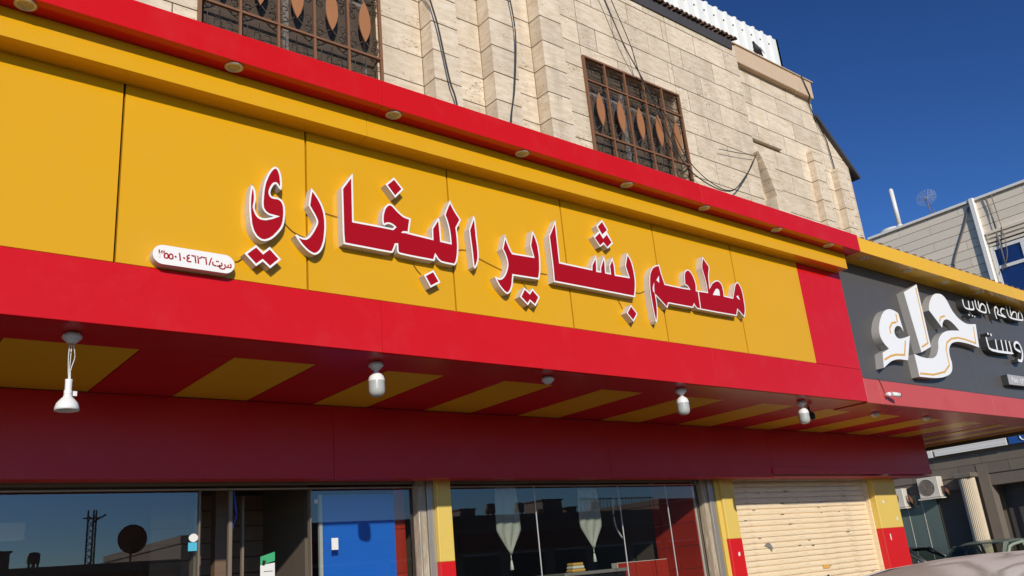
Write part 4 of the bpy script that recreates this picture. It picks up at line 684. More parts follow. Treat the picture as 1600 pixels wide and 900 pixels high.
prism('torn_sticker', [(10.02, 1.70), (10.08, 1.74), (10.15, 1.73), (10.20, 1.67), (10.16, 1.62), (10.13, 1.67), (10.07, 1.69)], 7.100, 7.1025, M['alu'], SH)
box('yellow_sticker', 11.30, 11.46, 7.100, 7.1025, 1.335, 1.385, M['gold'], SH)
box('keyhole_plate', 11.36, 11.39, 7.095, 7.1025, 1.20, 1.25, M['black'], SH)

# storefronts
SF = root('left_storefront', (1.5, 7.1, .13), 'left glass storefront and open doorway below the striped soffit', 'storefront')
def frame(nm, x0, x1, z0, z1, m, par, y0=7.07, y1=7.13): return box(nm, x0, x1, y0, y1, z0, z1, M[m], par, bev=.002)
frame('top_rail', -2.4, 4.60, 2.535, 2.559, 'bronze', SF, 7.06, 7.14); frame('transom', -2.4, 4.60, 2.50, 2.512, 'alu', SF, 7.075, 7.125)
for x in (-.9, 2.555, 3.52): frame('mullion', x - .005, x + .005, .14, 2.498, 'bronze', SF)
frame('mullion', 2.80, 2.83, .14, 2.498, 'bronze', SF, 7.09, 7.13); frame('mullion', 3.08, 3.10, .14, 2.498, 'bronze', SF, 7.5, 7.54)
box('pane', -2.39, -.91, 7.098, 7.104, .14, 2.498, M['pane'], SF); box('pane', -.89, 2.545, 7.098, 7.104, .14, 2.498, M['pane'], SF); box('pane', 3.53, 4.59, 7.098, 7.104, .14, 2.498, M['pane'], SF)
frame('guide_rail', 4.60, 4.685, .14, 2.558, 'worn', SF, 7.02, 7.12); frame('guide_rail', 4.69, 4.763, .14, 2.558, 'alu', SF, 7.0, 7.12); box('rail_slot', 4.61, 4.62, 7.012, 7.02, .14, 2.5, M['alu'], SF)
RF = root('right_storefront', (7, 7.1, .13), 'right glass storefront of tall frameless panes between two yellow pillars', 'storefront')
frame('top_rail', 4.937, 8.84, 2.535, 2.559, 'bronze', RF, 7.06, 7.14); frame('transom', 4.937, 8.84, 2.50, 2.512, 'alu', RF, 7.075, 7.125)
pj = [4.94, 6.12, 7.40, 8.22, 8.79]
for a, b in zip(pj, pj[1:]): box('pane', a + .003, b - .003, 7.098, 7.104, .14, 2.498, M['pane'], RF)
for x in pj[1:-1]: box('glass_joint', x - .004, x + .004, 7.096, 7.106, .14, 2.498, M['ceramic'], RF)
frame('guide_rail', 8.83, 8.91, .14, 2.558, 'worn', RF, 7.03, 7.12); frame('guide_rail', 8.915, 9.0, .14, 2.558, 'alu', RF, 7.0, 7.12); box('rail_slot', 9.001, 9.03, 7.05, 7.12, .14, 2.5, M['black'], RF); frame('guide_rail', 9.031, 9.104, .14, 2.558, 'ypaint', RF, 6.99, 7.12)
# interior shell
bm = bmesh.new()
addbox(bm, -2.4, 4.78, 12, 12.1, .13, 2.9); addbox(bm, 4.78, 9.1, 11, 11.1, .13, 2.9); addbox(bm, 4.76, 4.80, 7.14, 12, .13, 2.62); addbox(bm, -2.5, -2.4, 7.14, 12, .13, 2.9); addbox(bm, 8.81, 8.85, 7.14, 11, .13, 2.9); addbox(bm, 3.62, 3.66, 7.4, 12, .13, 2.9); addbox(bm, -2.5, 9.1, 7.14, 12, 2.75, 2.8)
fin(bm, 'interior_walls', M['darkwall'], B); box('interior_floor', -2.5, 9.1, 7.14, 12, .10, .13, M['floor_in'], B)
# brown cladding seen through the doorway
WC = root('wood_cladding', (3.0, 8.2, .13), 'dark brown plank cladding seen through the open doorway', 'cladding')
for k in range(17): box('plank', 2.56, 3.62, 8.3, 8.33, .14 + k*.145, .14 + k*.145 + .139, M['wood'], WC, bev=.003)
box('post', 2.92, 3.02, 7.7, 7.8, .14, 2.6, M['wood'], WC); box('post', 2.70, 2.76, 7.6, 7.7, .14, 2.4, M['bronze'], WC)
# blue board and red wall piece behind the left glass
BB = root('blue_board', (4.0, 7.2, .13), 'bright blue board standing behind the left storefront glass', 'board')
box('board', 3.70, 4.44, 7.20, 7.22, .14, 2.46, M['blueboard'], BB); box('edge_strip', 3.66, 3.69, 7.19, 7.22, .14, 2.46, M['ceramic'], BB)
RW = root('red_partition', (4.5, 7.25, .13), 'narrow red partition beside the blue board behind the glass', 'partition')
for k in range(6): box('tile', 4.46, 4.58, 7.24, 7.26, .14 + k*.4, .535 + k*.4, M['tile'], RW)
# things stuck to the glass
def sticker(nm, x0, x1, z0, z1, m, label, cat='sticker', y=7.096):
    o = root(nm, ((x0+x1)/2, y, z0), label, cat); box('sheet', x0, x1, y - .001, y, z0, z1, M[m], o); return o
o = sticker('sticker', 2.475, 2.545, 2.03, 2.095, 'cyan', 'small cyan sticker under a white one on the glass by the doorway')
P = [(2.515 + .034*cos(t*pi/6)*(1 + .12*cos(t*pi/3)), 2.13 + .033*sin(t*pi/6)) for t in range(12)]
o = root('sticker', (2.51, 7.095, 2.10), 'white rounded sticker above the cyan one on the glass', 'sticker'); prism('sheet', P, 7.094, 7.096, M['paper'], o)
sticker('paper_notice', 3.725, 3.79, 1.975, 2.075, 'paper', 'small white paper notice on the glass in front of the blue board', 'notice')
sticker('sticker', 3.565, 3.60, 2.375, 2.41, 'paper', 'tiny white tag at the top corner of the pane left of the blue board')
o = root('poster', (3.22, 7.3, 1.6), 'white poster with green header hanging in the doorway', 'poster')
prism('sheet', [(3.16, 1.55), (3.29, 1.55), (3.29, 1.91), (3.16, 1.895)], 7.30, 7.302, M['paper'], o); prism('header', [(3.16, 1.895), (3.29, 1.925), (3.29, 2.0), (3.16, 1.965)], 7.298, 7.3015, M['green'], o)
prism('mark', [(3.175, 1.895), (3.195, 1.89), (3.21, 1.93), (3.18, 1.935)], 7.2965, 7.2985, M['black'], o)
for k in range(4): box('text_line', 3.19, 3.27 - .01*(k % 2), 7.2985, 7.2998, 1.84 - k*.05, 1.845 - k*.05, M['cable'], o)
tagp(tube('blue_ribbon', catmull([(2.86, 7.15, 2.50), (2.875, 7.15, 2.38), (2.885, 7.15, 2.30), (2.86, 7.15, 2.23), (2.85, 7.15, 2.19)], 5), .010, M['blue'], seg=5), 'blue ribbon hanging in the open doorway', 'ribbon')
# hanging cloth banners
def banner(x0, x1, zt, zs, ztip, ztas, label):
    o = root('hanging_cloth', ((x0+x1)/2, 7.3, zt), label, 'cloth banner', 'satin table runners hung behind the right glass')
    nx = 12; nz = 14; bm = bmesh.new(); G = []
    for j in range(nz + 1):
        t = j/nz; z = zt + (ztip - zt)*t; zz_ = max(0, (zs - z)/(zs - ztip)); hw = (x1-x0)/2*(1 - max(0, zz_)) + .006
        if zz_ <= 0: hw = (x1-x0)/2*(.9 + .1*t/max(.01, (zt-zs)/(zt-ztip)))
        G.append([bm.verts.new(((x0+x1)/2 + hw*(2*i/nx - 1), 7.3 + .012*sin(i*1.3 + j*.25), z)) for i in range(nx + 1)])
    for j in range(nz):
        for i in range(nx): bm.faces.new((G[j][i], G[j][i+1], G[j+1][i+1], G[j+1][i])).smooth = True
    bmesh.ops.solidify(bm, geom=bm.faces[:], thickness=.002); fin(bm, 'cloth', M['cloth'], o)
    bm = bmesh.new(); addtube(bm, [((x0+x1)/2, 7.3, ztip), ((x0+x1)/2, 7.3, (ztip+ztas)/2 + .02)], .004, 6); addtube(bm, [((x0+x1)/2, 7.3, (ztip+ztas)/2 + .02), ((x0+x1)/2, 7.3, ztas)], .009, 8, r2=.022); fin(bm, 'tassel', M['cloth'], o)
banner(5.735, 6.05, 2.53, 2.08, 1.83, 1.68, 'left pale satin cloth with pointed end and tassel behind the right glass')
banner(6.93, 7.26, 2.50, 2.09, 1.83, 1.69, 'right pale satin cloth with pointed end and tassel behind the right glass')
tagp(tube('cord', catmull([(7.55, 7.34, 2.40), (7.52, 7.34, 2.2), (7.54, 7.34, 2.05), (7.62, 7.34, 1.93)], 5), .010, M['ceramic'], seg=5), 'pale knotted cord hanging right of the second cloth', 'cord')
# tiled side wall, counter
PZ = 1.66; PH = (PZ - .14)/6
TW = root('tiled_wall', (8.8, 8.2, .13), 'red tiled wall with white joints at the right inside the storefront', 'tiled wall')
box('grout_backing', 8.77, 8.80, 7.14, 7.85, .13, 2.62, M['grout'], TW)
for i in range(2):
    for j in range(9):
        if i < 2: box('tile', 8.755, 8.771, 7.15 + i*.35, 7.15 + i*.35 + .343, .14 + j*.275, .14 + j*.275 + .268, M['tile'], TW)
box('tiled_plinth_backing', 7.85, 8.75, 7.70, 7.80, .13, PZ, M['grout'], TW)
for i in range(3):
    for j in range(6): box('tile', 7.86 + i*.296, 7.86 + i*.296 + .289, 7.685, 7.701, .14 + j*PH, .14 + j*PH + PH - .007, M['tile'], TW)
CT = root('counter', (6.9, 7.6, .13), 'dark counter just inside the right glass', 'counter')
box('counter_body', 6.8, 7.78, 7.5, 8.0, .13, 1.56, M['black'], CT, bev=.01); box('counter_top', 6.78, 7.80, 7.47, 8.02, 1.561, 1.60, M['alu'], CT, bev=.006)
o = root('wrapped_packages', (7.0, 7.6, 1.60), 'small stack of wrapped cream packages on the counter', 'packages')
for k in range(3): box('package', 6.93 + k*.01, 7.13 - k*.012, 7.5, 7.62, 1.601 + k*.034, 1.632 + k*.034, M['cloth' if k % 2 else 'gold'], o, bev=.01)
o = root('wall_light_box', (1.0, 9.8, 2.5), 'pale long light box high on the dark interior wall at far left', 'light box')
box('box_body', .3, 1.9, 10.2, 10.35, 2.42, 2.6, M['white'], o, bev=.01)

# ---------------- neighbouring canopy (grey sign) ----------------
NC = root('neighbour_canopy', (12, 5, 3.15), 'neighbouring canopy with charcoal sign board, yellow cornice and faded red lower strip', 'canopy')
NR = 15.9
box('sign_board', 9.535, 12.6, 5.005, 5.04, 3.445, 4.95, M['gray'], NC); box('sign_board', 12.604, NR, 5.005, 5.04, 3.445, 4.95, M['gray'], NC)
for a, b in ((9.535, 9.86), (9.865, 13.0), (13.005, NR)): box('lower_strip', a, b - .002, 4.998, 5.04, 3.15, 3.44, M['pink'], NC, bev=.002)
for a, b in ((9.562, 12.2), (12.203, 14.10), (14.103, NR)): box('yellow_cornice', a, b - .001, 4.69, 5.04, 4.930, 5.118, M['lemon'], NC, bev=.0015)
box('backing_frame', 9.53, NR, 5.041, 5.07, 3.155, 5.10, M['dark'], NC)
corrugated('roof_sheet_edge', 9.56, NR, 5.119, 5.15, 4.80, M['rust'], NC, pitch=.22, dep=.10)
box('canopy_top', 9.56, NR, 5.05, 6.9, 5.10, 5.13, M['rust'], NC)
box('soffit_border', 9.535, NR, 5.041, 5.449, 3.15, 3.172, M['soff_r'], NC)
xs = [14.256, 14.55, 14.95, 15.3, 15.62, NR]
for i, (a, b) in enumerate(zip(xs, xs[1:])):
    box('soffit_panel', a, b - .006, 5.453, 9.0, 3.155 + .003*(i % 2), 3.172, M['soff_r' if i % 2 else 'soff_y'], NC)
for i, (a, b) in enumerate(zip([9.40, 11.0, 12.6], [11.0, 12.6, 14.25])): pass
box('end_panel', NR - .02, NR, 5.45, 9.0, 3.175, 5.1, M['rust'], NC)
box('end_beam', NR - .10, NR - .02, 5.46, 9.0, 3.10, 3.154, M['eave'], NC)
for x, l in zip([9.838, 10.914, 11.981, 13.05], ['first downlight in the yellow cornice beside the red corner', 'downlight in the yellow cornice above the white letters', 'downlight in the yellow cornice above the small white words', 'downlight in the yellow cornice near the photo edge']): downlight(x, 4.80, 4.930, l)
G2 = 'white letters of the grey sign'
def gletter(key, label):
    poly = clean(LET[key]); r = root('channel_letter', (sum(p[0] for p in poly)/len(poly), 5.0, min(p[1] for p in poly)), label, 'sign letter', G2)
    prism('letter_return', poly, 4.904, 5.004, M['big_side'], r); prism('letter_face', poly, 4.900, 4.9035, M['small_white'], r); return r
gl = [gletter('g_hamza', 'large white curled letter with gold lines, leftmost on the grey sign'), gletter('g_alef', 'large white slanted stroke letter with gold line on the grey sign'), gletter('g_hara', 'large white sweeping letter with gold lines, rightmost large one on the grey sign')]
def ribbon(bm, pts, wd, y0, y1):
    """flat stroke with mitred joints, polyline in (x, z)"""
    P = [Vector(p) for p in pts]; L = []; R = []
    for i, p in enumerate(P):
        a = P[i-1] if i else p; b = P[i+1] if i < len(P)-1 else p
        d1 = (p - a).normalized() if i else (b - p).normalized(); d2 = (b - p).normalized() if i < len(P)-1 else d1
        n = Vector((-d1.y, d1.x)) + Vector((-d2.y, d2.x)); n.normalize(); k = max(.5, n.dot(Vector((-d1.y, d1.x))))
        L.append(p + n*wd/2/k); R.append(p - n*wd/2/k)
    for i in range(len(P) - 1):
        j = random.uniform(0, .0008)
        q = [(L[i].x, L[i].y), (L[i+1].x, L[i+1].y), (R[i+1].x, R[i+1].y), (R[i].x, R[i].y)]
        addprism(bm, q, y0 - j, y1, 0, 1)
for i, pts in enumerate(LET['gold']):
    bm = bmesh.new(); ribbon(bm, pts, .026, 4.8985, 4.8998)
    fin(bm, 'gold_line', [M['gold'], M['gold']], gl[0 if i < 2 else (1 if i in (2, 3) else 2)])
def strokes(lst, label, smooth=True):
    allx = [p[0] for s, _ in lst for p in s]; allz = [p[1] for s, _ in lst for p in s]
    r = root('small_letters', (sum(allx)/len(allx), 5.0, min(allz)), label, 'sign letter', G2)
    for s, wd in lst:
        if len(s) > 2:
            q = [(p[0], 0, p[1]) for p in s]; q = [(v.x, v.z) for v in catmull(q, 3)]
        else: q = s
        bm = bmesh.new(); ribbon(bm, q, wd, 4.900, 4.903); fin(bm, 'stroke_face', [M['small_white'], M['small_white']], r)
        bm = bmesh.new(); ribbon(bm, q, wd*.98, 4.9035, 5.004); fin(bm, 'stroke_side', [M['small_side'], M['small_side']], r)
strokes(LET['small1'][:6], 'small white word beside the large letters in the upper line of the grey sign'); strokes(LET['small1'][6:9] and LET['small1'][5:9], 'small white word nearest the photo edge in the upper line of the grey sign') if False else None
strokes(LET['small1'][6:9], 'small white word nearest the photo edge in the upper line of the grey sign')
strokes(LET['small1'][9:], 'three small white dots under the upper small word on the grey sign')
strokes(LET['small2'], 'white word in the middle right of the grey sign')
pq = LET['plaque2']; r = root('number_plate', (pq[0][0], 5.0, pq[3][1]), 'small grey plate with white numerals at the lower right of the grey sign', 'plate sign')
prism('plate_return', pq, 4.914, 5.004, M['small_side'], r); prism('plate_face', pq, 4.910, 4.9135, M['big_side'], r)
px0 = pq[0][0]; pz = (pq[0][1] + pq[3][1])/2
for i, ch in enumerate('\u0663\u0665\u0665\u0660\u0661\u0663\u0662-'): text(ch, px0 + .14 + i*.075, pz - .03, .11, 4.9095, M['small_white'], r, 'numeral', bold=.001)

# ---------------- side building on the right (wall faces the camera side) ----------------
def yz(p): return p
SB = root('side_building', (28.5, 9, 0), 'beige clad building on the right with blue window and a flat roof line', 'building')
XW = 28.0
bm = bmesh.new(); addbox(bm, XW + .03, 40, 4.0, 13.27, 4.9, 11.6); fin(bm, 'upper_core', M['cladjoint'], SB)
zr = 4.95; k = 0
WB = (4.0, 9.64, 4.9, 10.0)   # window void y0,y1,z0,z1
while zr < 11.55:
    z1 = min(11.6, zr + .29); y = 13.27; st = 0 if k % 2 else 1.0
    edges = [13.27]; yy = 13.27 - (2.0 - st)
    while yy > 4.05: edges.append(yy); yy -= 2.0
    edges.append(4.0)
    for a, b in zip(edges[1:], edges):
        if zr < 10.0 and a < 9.64:
            a = 9.64
            if b - a < .05: continue
        if b - a > .05: box('cladding_panel', XW, XW + .028, a + .005, b - .005, zr + .008, z1 - .008, M['clad'], SB)
    zr += .29; k += 1
box('roof_coping', XW - .06, 40, 3.98, 13.33, 11.6, 11.68, M['capstone'], SB); box('coping_flashing', XW - .09, XW - .061, 3.98, 13.33, 11.62, 11.70, M['pvc'], SB)
for i in range(4): box('window_moulding', XW - .03 - .02*i, XW, 4.0, 9.62, 10.02 + .13*i, 10.10 + .13*i, M['clad'], SB)
wf = box('window_frame', XW - .02, XW + .04, 9.54, 9.64, 4.9, 10.0, M['pvc'], SB)
box('pane', XW + .02, XW + .028, 4.0, 9.54, 4.9, 9.96, M['blueglass'], wf)
for y in (8.72, 7.7, 6.7): box('mullion', XW - .025, XW + .019, y - .05, y + .05, 4.9, 9.90, M['pvc'], wf)
for z in (9.93, 9.30, 8.2, 7.1): box('window_rail', XW - .02, XW + .018, 4.0, 9.53, z - .05, z + .05, M['pvc'], wf)
box('corner_end', XW + .03, 40, 13.27, 13.32, 4.9, 11.6, M['clad'], SB)
o = root('drain_pipe', (27.85, 9.72, 5), 'white square downpipe running down the beige wall left of the blue window', 'pipe'); box('pipe', 27.86, 28.02, 9.68, 9.84, 5.0, 11.72, M['pvc'], o, bev=.02)
o = tube('cable', catmull([(27.96, 9.9, 11.5), (27.96, 10.15, 11.0), (27.96, 10.75, 9.95), (27.96, 10.72, 9.60), (27.96, 10.3, 9.30), (27.96, 9.82, 8.95)], 6), .03, M['greywire']); tagp(o, 'thick grey cable looping left of the white downpipe', 'cable')
o = tube('cable', [(27.93, 9.35, 11.6), (27.93, 9.30, 11.2), (27.93, 9.30, 10.3), (27.93, 9.32, 9.2)], .022, M['greywire']); tagp(o, 'grey cable hanging right of the white downpipe', 'cable')
o = tube('cable', catmull([(27.9, 9.15, 11.6), (27.9, 9.12, 10.4), (27.9, 9.18, 9.6), (27.9, 9.45, 9.15)], 5), .014, M['greywire']); tagp(o, 'thin grey cable at the right of the cable pair above the blue window', 'cable')
o = root('antenna_pole', (28.2, 12.27, 11.7), 'white tubular antenna standing on the beige roof', 'antenna')
bm = bmesh.new(); addtube(bm, [(0, 0, .0), (0, 0, .12)], .10, 12); fin(bm, 'base', M['pvc'], o, True); bm = bmesh.new(); addtube(bm, [(0, 0, .12), (0, 0, 1.45)], .075, 12); addtube(bm, [(0, 0, 1.45), (0, 0, 1.50)], .075, 12, r2=.03); fin(bm, 'tube', M['pvc'], o, True)
o = root('grid_antenna', (28.3, 11.22, 11.7), 'small round wire grid antenna on a mast on the beige roof', 'antenna')
tube('mast', [(0, 0, -.05), (0, 0, .75)], .018, M['greywire'], o, local=True); tube('mast', [(.1, -.2, -.05), (0, 0, .55)], .01, M['greywire'], o, local=True)
bm = bmesh.new()
for k in range(6):
    rr = .05 + .045*k; addtube(bm, [(.05*(1-(rr/.28)**2), rr*1.2*cos(2*pi*t/20), .75 + rr*sin(2*pi*t/20)) for t in range(20)], .004, 4, closed=True)
for k in range(8): a = pi*k/8; addtube(bm, [(0, .32*cos(a), .75 + .27*sin(a)), (.05, 0, .75), (0, -.32*cos(a), .75 - .27*sin(a))], .0035, 4)
fin(bm, 'grid', M['ceramic'], o, True)
o = root('roof_tank', (29.2, 13.0, 11.6), 'white rounded water tank at the left end of the beige roof', 'water tank'); lathe('tank', [(0, 0), (.5, 0), (.5, .35), (.42, .5), (.2, .58), (0, .6)], M['pvc'], o)
# ground storey of the side building
LB = root('side_shops', (28.5, 9, 0), 'grey stone ground floor shops below the beige building with dark glass and a column', 'building')
bm = bmesh.new(); addbox(bm, 28.06, 40, 3, 22, 3.6, 4.9); addbox(bm, 28.06, 40, 15.2, 22, 0, 3.6); addbox(bm, 28.06, 40, 11.75, 12.3, 0, 3.6); addbox(bm, 28.06, 40, 12.3, 15.2, 2.95, 3.6); addbox(bm, 28.06, 40, 3, 11.45, 2.95, 3.6); addbox(bm, 28.9, 40, 3, 13.2, 0, 3.6); fin(bm, 'wall', M['groundwall'], LB)
for r_ in range(5):
    for c in range(8):
        y0 = 3.3 + c*1.5 + (.75 if r_ % 2 else 0); box('stone_block', 28.02, 28.07, y0 + .006, y0 + 1.494, 3.3 + r_*.32 + .005, 3.3 + r_*.32 + .315, M['groundwall'], LB)
box('glazed_wall', 28.08, 28.11, 13.22, 15.2, 0, 2.95, M['greenglass'], LB); box('glazed_wall', 28.12, 28.15, 12.3, 13.2, 0, 2.95, M['darkwall'], LB)
for y in (13.7, 14.2, 14.75): box('glass_joint', 28.07, 28.08, y - .008, y + .008, 0, 2.9, M['acw'], LB)
box('dark_doorway', 28.85, 28.89, 3.0, 11.45, 0, 2.95, M['fardark'], LB)
for y in (10.6, 9.4, 8.2): box('door_post', 28.5, 28.56, y - .03, y + .03, 0, 2.95, M['bronze'], LB)
CO = root('fluted_column', (27.8, 12.02, 0), 'sunlit fluted stone column between dark glass and dark doorway', 'column')
bm = bmesh.new(); n = 56; A = []; Bq = []
for k in range(n): a = 2*pi*k/n; rr = .23 if k % 2 else .215; A.append(bm.verts.new((rr*cos(a), rr*sin(a), .2))); Bq.append(bm.verts.new((rr*cos(a), rr*sin(a), 3.24)))
for k in range(n): bm.faces.new((A[k], A[(k+1) % n], Bq[(k+1) % n], Bq[k]))
fin(bm, 'shaft', M['column'], CO, True); box('base', -.3, .3, -.3, .3, 0, .2, M['column'], CO, .02, True); box('capital', -.27, .27, -.27, .27, 3.241, 3.38, M['groundwall'], CO, .02, True)
tagp(prism('pier', [(28.0, 0), (28.4, 0), (28.4, 3.6), (28.0, 3.6)], 11.45, 11.75, M['groundwall'], LB))  # awning shade is put into the dark stone colour, no awning built
o = root('shutter_box', (27.9, 11, 4.05), 'long white ribbed box on the wall below the striped soffit', 'shutter box')
for k in range(4): box('rib', 27.80 - .006*(k % 2), 27.98, 10.62, 12.80, 4.02 + k*.055, 4.02 + k*.055 + .052, M['pvc'], o)
box('end_cap', 27.80, 27.98, 12.88, 13.02, 4.0, 4.22, M['pvc'], o)
o = root('blue_sign', (27.9, 8.8, 4.0), 'blue shop sign with a white curved mark at the photo edge', 'sign')
box('panel', 27.82, 27.98, 8.2, 10.55, 4.02, 4.36, M['bluesign'], o)
tube('white_mark', catmull([(27.81, 10.05, 4.32), (27.81, 10.15, 4.33), (27.81, 10.21, 4.27), (27.81, 10.21, 4.15), (27.81, 10.13, 4.08), (27.81, 10.03, 4.09)], 5), .022, M['small_white'], o)
def ac(y0, y1, z0, z1, label):
    o = root('air_conditioner', (27.8, (y0+y1)/2, z0), label, 'air conditioner', 'outdoor air conditioners on the side building')
    box('casing', 27.68, 28.02, y0, y1, z0, z1, M['acw'], o, bev=.015)
    r_ = (z1-z0)*.40; cy = y1 - (y1-y0)*.42; cz = (z0+z1)/2
    bm = bmesh.new()
    for k in range(5): addtube(bm, [(27.672, cy + r_*(1-.19*k)*cos(2*pi*t/24), cz + r_*(1-.19*k)*sin(2*pi*t/24)) for t in range(24)], .008, 4, closed=True)
    fin(bm, 'fan_guard', M['acfan'], o)
    bm = bmesh.new(); V = [bm.verts.new((27.679, cy + r_*.96*cos(2*pi*t/24), cz + r_*.96*sin(2*pi*t/24))) for t in range(24)]; bm.faces.new(V); fin(bm, 'fan_recess', M['acfan'], o)
    box('bracket', 27.6, 28.02, y0 - .03, y1 + .03, z0 - .05, z0 - .01, M['acw'], o)
    return o
ac(12.86, 13.52, 2.80, 3.42, 'outdoor air conditioner on the grey wall with its fan facing the street'); ac(14.05, 14.75, 2.62, 3.2, 'outdoor air conditioner half hidden behind the right yellow pillar')
for y, z in ((12.78, 2.9), (13.98, 2.75)):
    bm = bmesh.new()
    for k in range(4): addtube(bm, catmull([(27.8, y + .06, z + .06*k), (27.78, y - .06, z + .05*k + .05), (27.85, y - .1, z + .04*k - .05), (28.0, y - .05, z - .1)], 4), .014, 5)
    tagp(fin(bm, 'pipe_bundle', M['brown']), 'tangle of reddish pipes at the side of the %s air conditioner' % ('visible' if y < 13 else 'half hidden'), 'pipes')

# ---------------- cars ----------------
def car(name, loc, rz, paint, label, L=4.5, W=1.78, H=1.46, belt=.92, ws=1.15, roof0=1.75, roof1=3.1, rw=3.95, cat='car', rz_=None, cr=1.0):
    """nose at x=0, tail at x=L, centred in y"""
    C = root(name, loc, label, cat, rz=rz)
    # lower body: stations (x, half width, z bottom, z belt, z top centre)
    st = [(.0, .55, .32, .55, .58), (.08, .74, .25, .66, .70), (.35, .84, .20, .76, .80), (.9, .885, .20, .84, .89), (ws, .89, .2, belt-.02, belt), (L*.5, .89, .2, belt, belt), (rw, .88, .2, belt + .03, belt + .04), (L-.35, .85, .22, belt, belt + .03), (L-.08, .77, .28, belt - .10, belt - .06), (L, .66, .38, .70, .74)]
    bm = bmesh.new(); R = []
    for x, hw, zb, zs, zt in st:
        hw *= W/1.78
        pr = [(-hw*.9, zb), (-hw, zb + .12), (-hw*1.01, (zb+zs)/2), (-hw*.985, zs - .05), (-hw*.93, zs), (-hw*.5, zt), (0, zt + .005), (hw*.5, zt), (hw*.93, zs), (hw*.985, zs - .05), (hw*1.01, (zb+zs)/2), (hw, zb + .12), (hw*.9, zb)]
        R.append([bm.verts.new((x, y, z)) for y, z in pr])
    for A, Bq in zip(R, R[1:]):
        for k in range(len(A)): bm.faces.new((A[k], A[(k+1) % len(A)], Bq[(k+1) % len(A)], Bq[k])).smooth = True
    bm.faces.new(R[0]); bm.faces.new(R[-1]); b = fin(bm, 'body', paint, C, True)
    sb = b.modifiers.new('s', 'SUBSURF'); sb.levels = sb.render_levels = 2
    hr = W/2*.66; hb = W/2*.90; z0 = belt - .01
    # roof shell
    bm = bmesh.new(); R = []
    xs = [roof0 - .06, roof0 + .12, roof0 + .5, (roof0+roof1)/2, roof1 - .45, roof1 - .05, roof1 + .16]; zs = rz_ or [-.055, -.02, -.002, .0, -.008, -.04, -.085]; dw = (rz_[0] + .055) if rz_ else 0
    for x, dz in zip(xs, zs):
        R.append([bm.verts.new((x, y, H + dz + d)) for y, d in ((-hr - .05, -.085*cr), (-hr, -.04*cr), (-hr*.75, -.012*cr), (0, 0), (hr*.75, -.012*cr), (hr, -.04*cr), (hr + .05, -.085*cr))])
    for A, Bq in zip(R, R[1:]):
        for k in range(6): bm.faces.new((A[k], A[k+1], Bq[k+1], Bq[k])).smooth = True
    bmesh.ops.solidify(bm, geom=bm.faces[:], thickness=.02); rf = fin(bm, 'roof', paint, C, True); sb = rf.modifiers.new('s', 'SUBSURF'); sb.levels = sb.render_levels = 1
    # glass
    def quad(nm, pts, m):
        bm = bmesh.new(); f = bm.faces.new([bm.verts.new(p) for p in pts]); bmesh.ops.solidify(bm, geom=[f], thickness=.006); return fin(bm, nm, m, C, True)
    zt = H - .075
    quad('windscreen', [(ws - .02, -hb*.93, z0), (ws - .02, hb*.93, z0), (roof0 - .02, hr, zt + .02 + dw), (roof0 - .02, -hr, zt + .02 + dw)], M['carglass'])
    quad('rear_window', [(rw, -hb*.88, z0 + .05), (rw, hb*.88, z0 + .05), (roof1 + .12, hr*.98, zt + .01), (roof1 + .12, -hr*.98, zt + .01)], M['carglass'])
    for s in (-1, 1):
        xm = (roof0+roof1)/2 - .05
        quad('side_window', [(ws + .18, s*hb, z0), (xm, s*hb*1.005, z0), (xm, s*(hr+.045), zt), (roof0 + .08, s*(hr + .04), zt + dw*.8)], M['carglass'])
        quad('side_window', [(xm + .06, s*hb*1.005, z0), (rw - .28, s*hb*.99, z0 + .03), (roof1 + .0, s*(hr+.04), zt - .01), (xm + .06, s*(hr+.045), zt)], M['carglass'])
        def bar(nm, a, b, r, m=paint):
            bm = bmesh.new(); addtube(bm, [a, b], r, 8); return fin(bm, nm, m, C, True)
        bar('pillar', (ws, s*hb*.97, z0), (roof0 + .0, s*(hr+.02), zt + .02 + dw), .035); bar('pillar', (xm + .03, s*hb, z0), (xm + .03, s*(hr+.04), zt), .035)
        bmq = bmesh.new(); ps = [(rw - .34, s*hb*.97, z0 + .02), (rw + .02, s*hb*.90, z0 + .05), (roof1 + .15, s*(hr - .01), zt), (roof1 - .05, s*(hr + .03), zt)]
        f = bmq.faces.new([bmq.verts.new(p) for p in ps]); bmesh.ops.solidify(bmq, geom=[f], thickness=.05); fin(bmq, 'rear_quarter', paint, C, True)
        quad('tail_light' , [(L - .03, s*.50, .66), (L - .10, s*.80, .66), (L - .12, s*.80, .80), (L - .04, s*.50, .80)], M['tail'])
        quad('headlight', [(.03, s*.48, .52), (.16, s*.78, .54), (.20, s*.78, .68), (.06, s*.48, .64)], M['headl'])
        bar('mirror', (ws + .22, s*(hb + .02), z0 + .05), (ws + .26, s*(hb + .17), z0 + .09), .055)
        for x in (.85, L - .95):
            bm = bmesh.new(); addtube(bm, [(x, s*(W/2 - .19), .32), (x, s*(W/2 + .005), .32)], .32, 24); wl = fin(bm, 'wheel', M['tyre'], C, True)
            bm = bmesh.new(); addtube(bm, [(x, s*(W/2 - .10), .32), (x, s*(W/2 + .012), .32)], .20, 20); r_ = fin(bm, 'rim', M['rim'], wl, True)
        ed = [(x, s*(hr + .052), H + dz - .083*cr) for x, dz in zip(xs, zs)]
        bm = bmesh.new(); addtube(bm, ed, .008, 5); fin(bm, 'roof_ditch', M['black'], C, True)
        bm = bmesh.new(); addtube(bm, [(ws, s*hb*.97, z0)] + [(x, y + s*.045, z - .028) for x, y, z in ed[1:]] + [(rw - .1, s*hb*.97, z0 + .02)], .034, 8); fin(bm, 'roof_rail', paint, C, True)
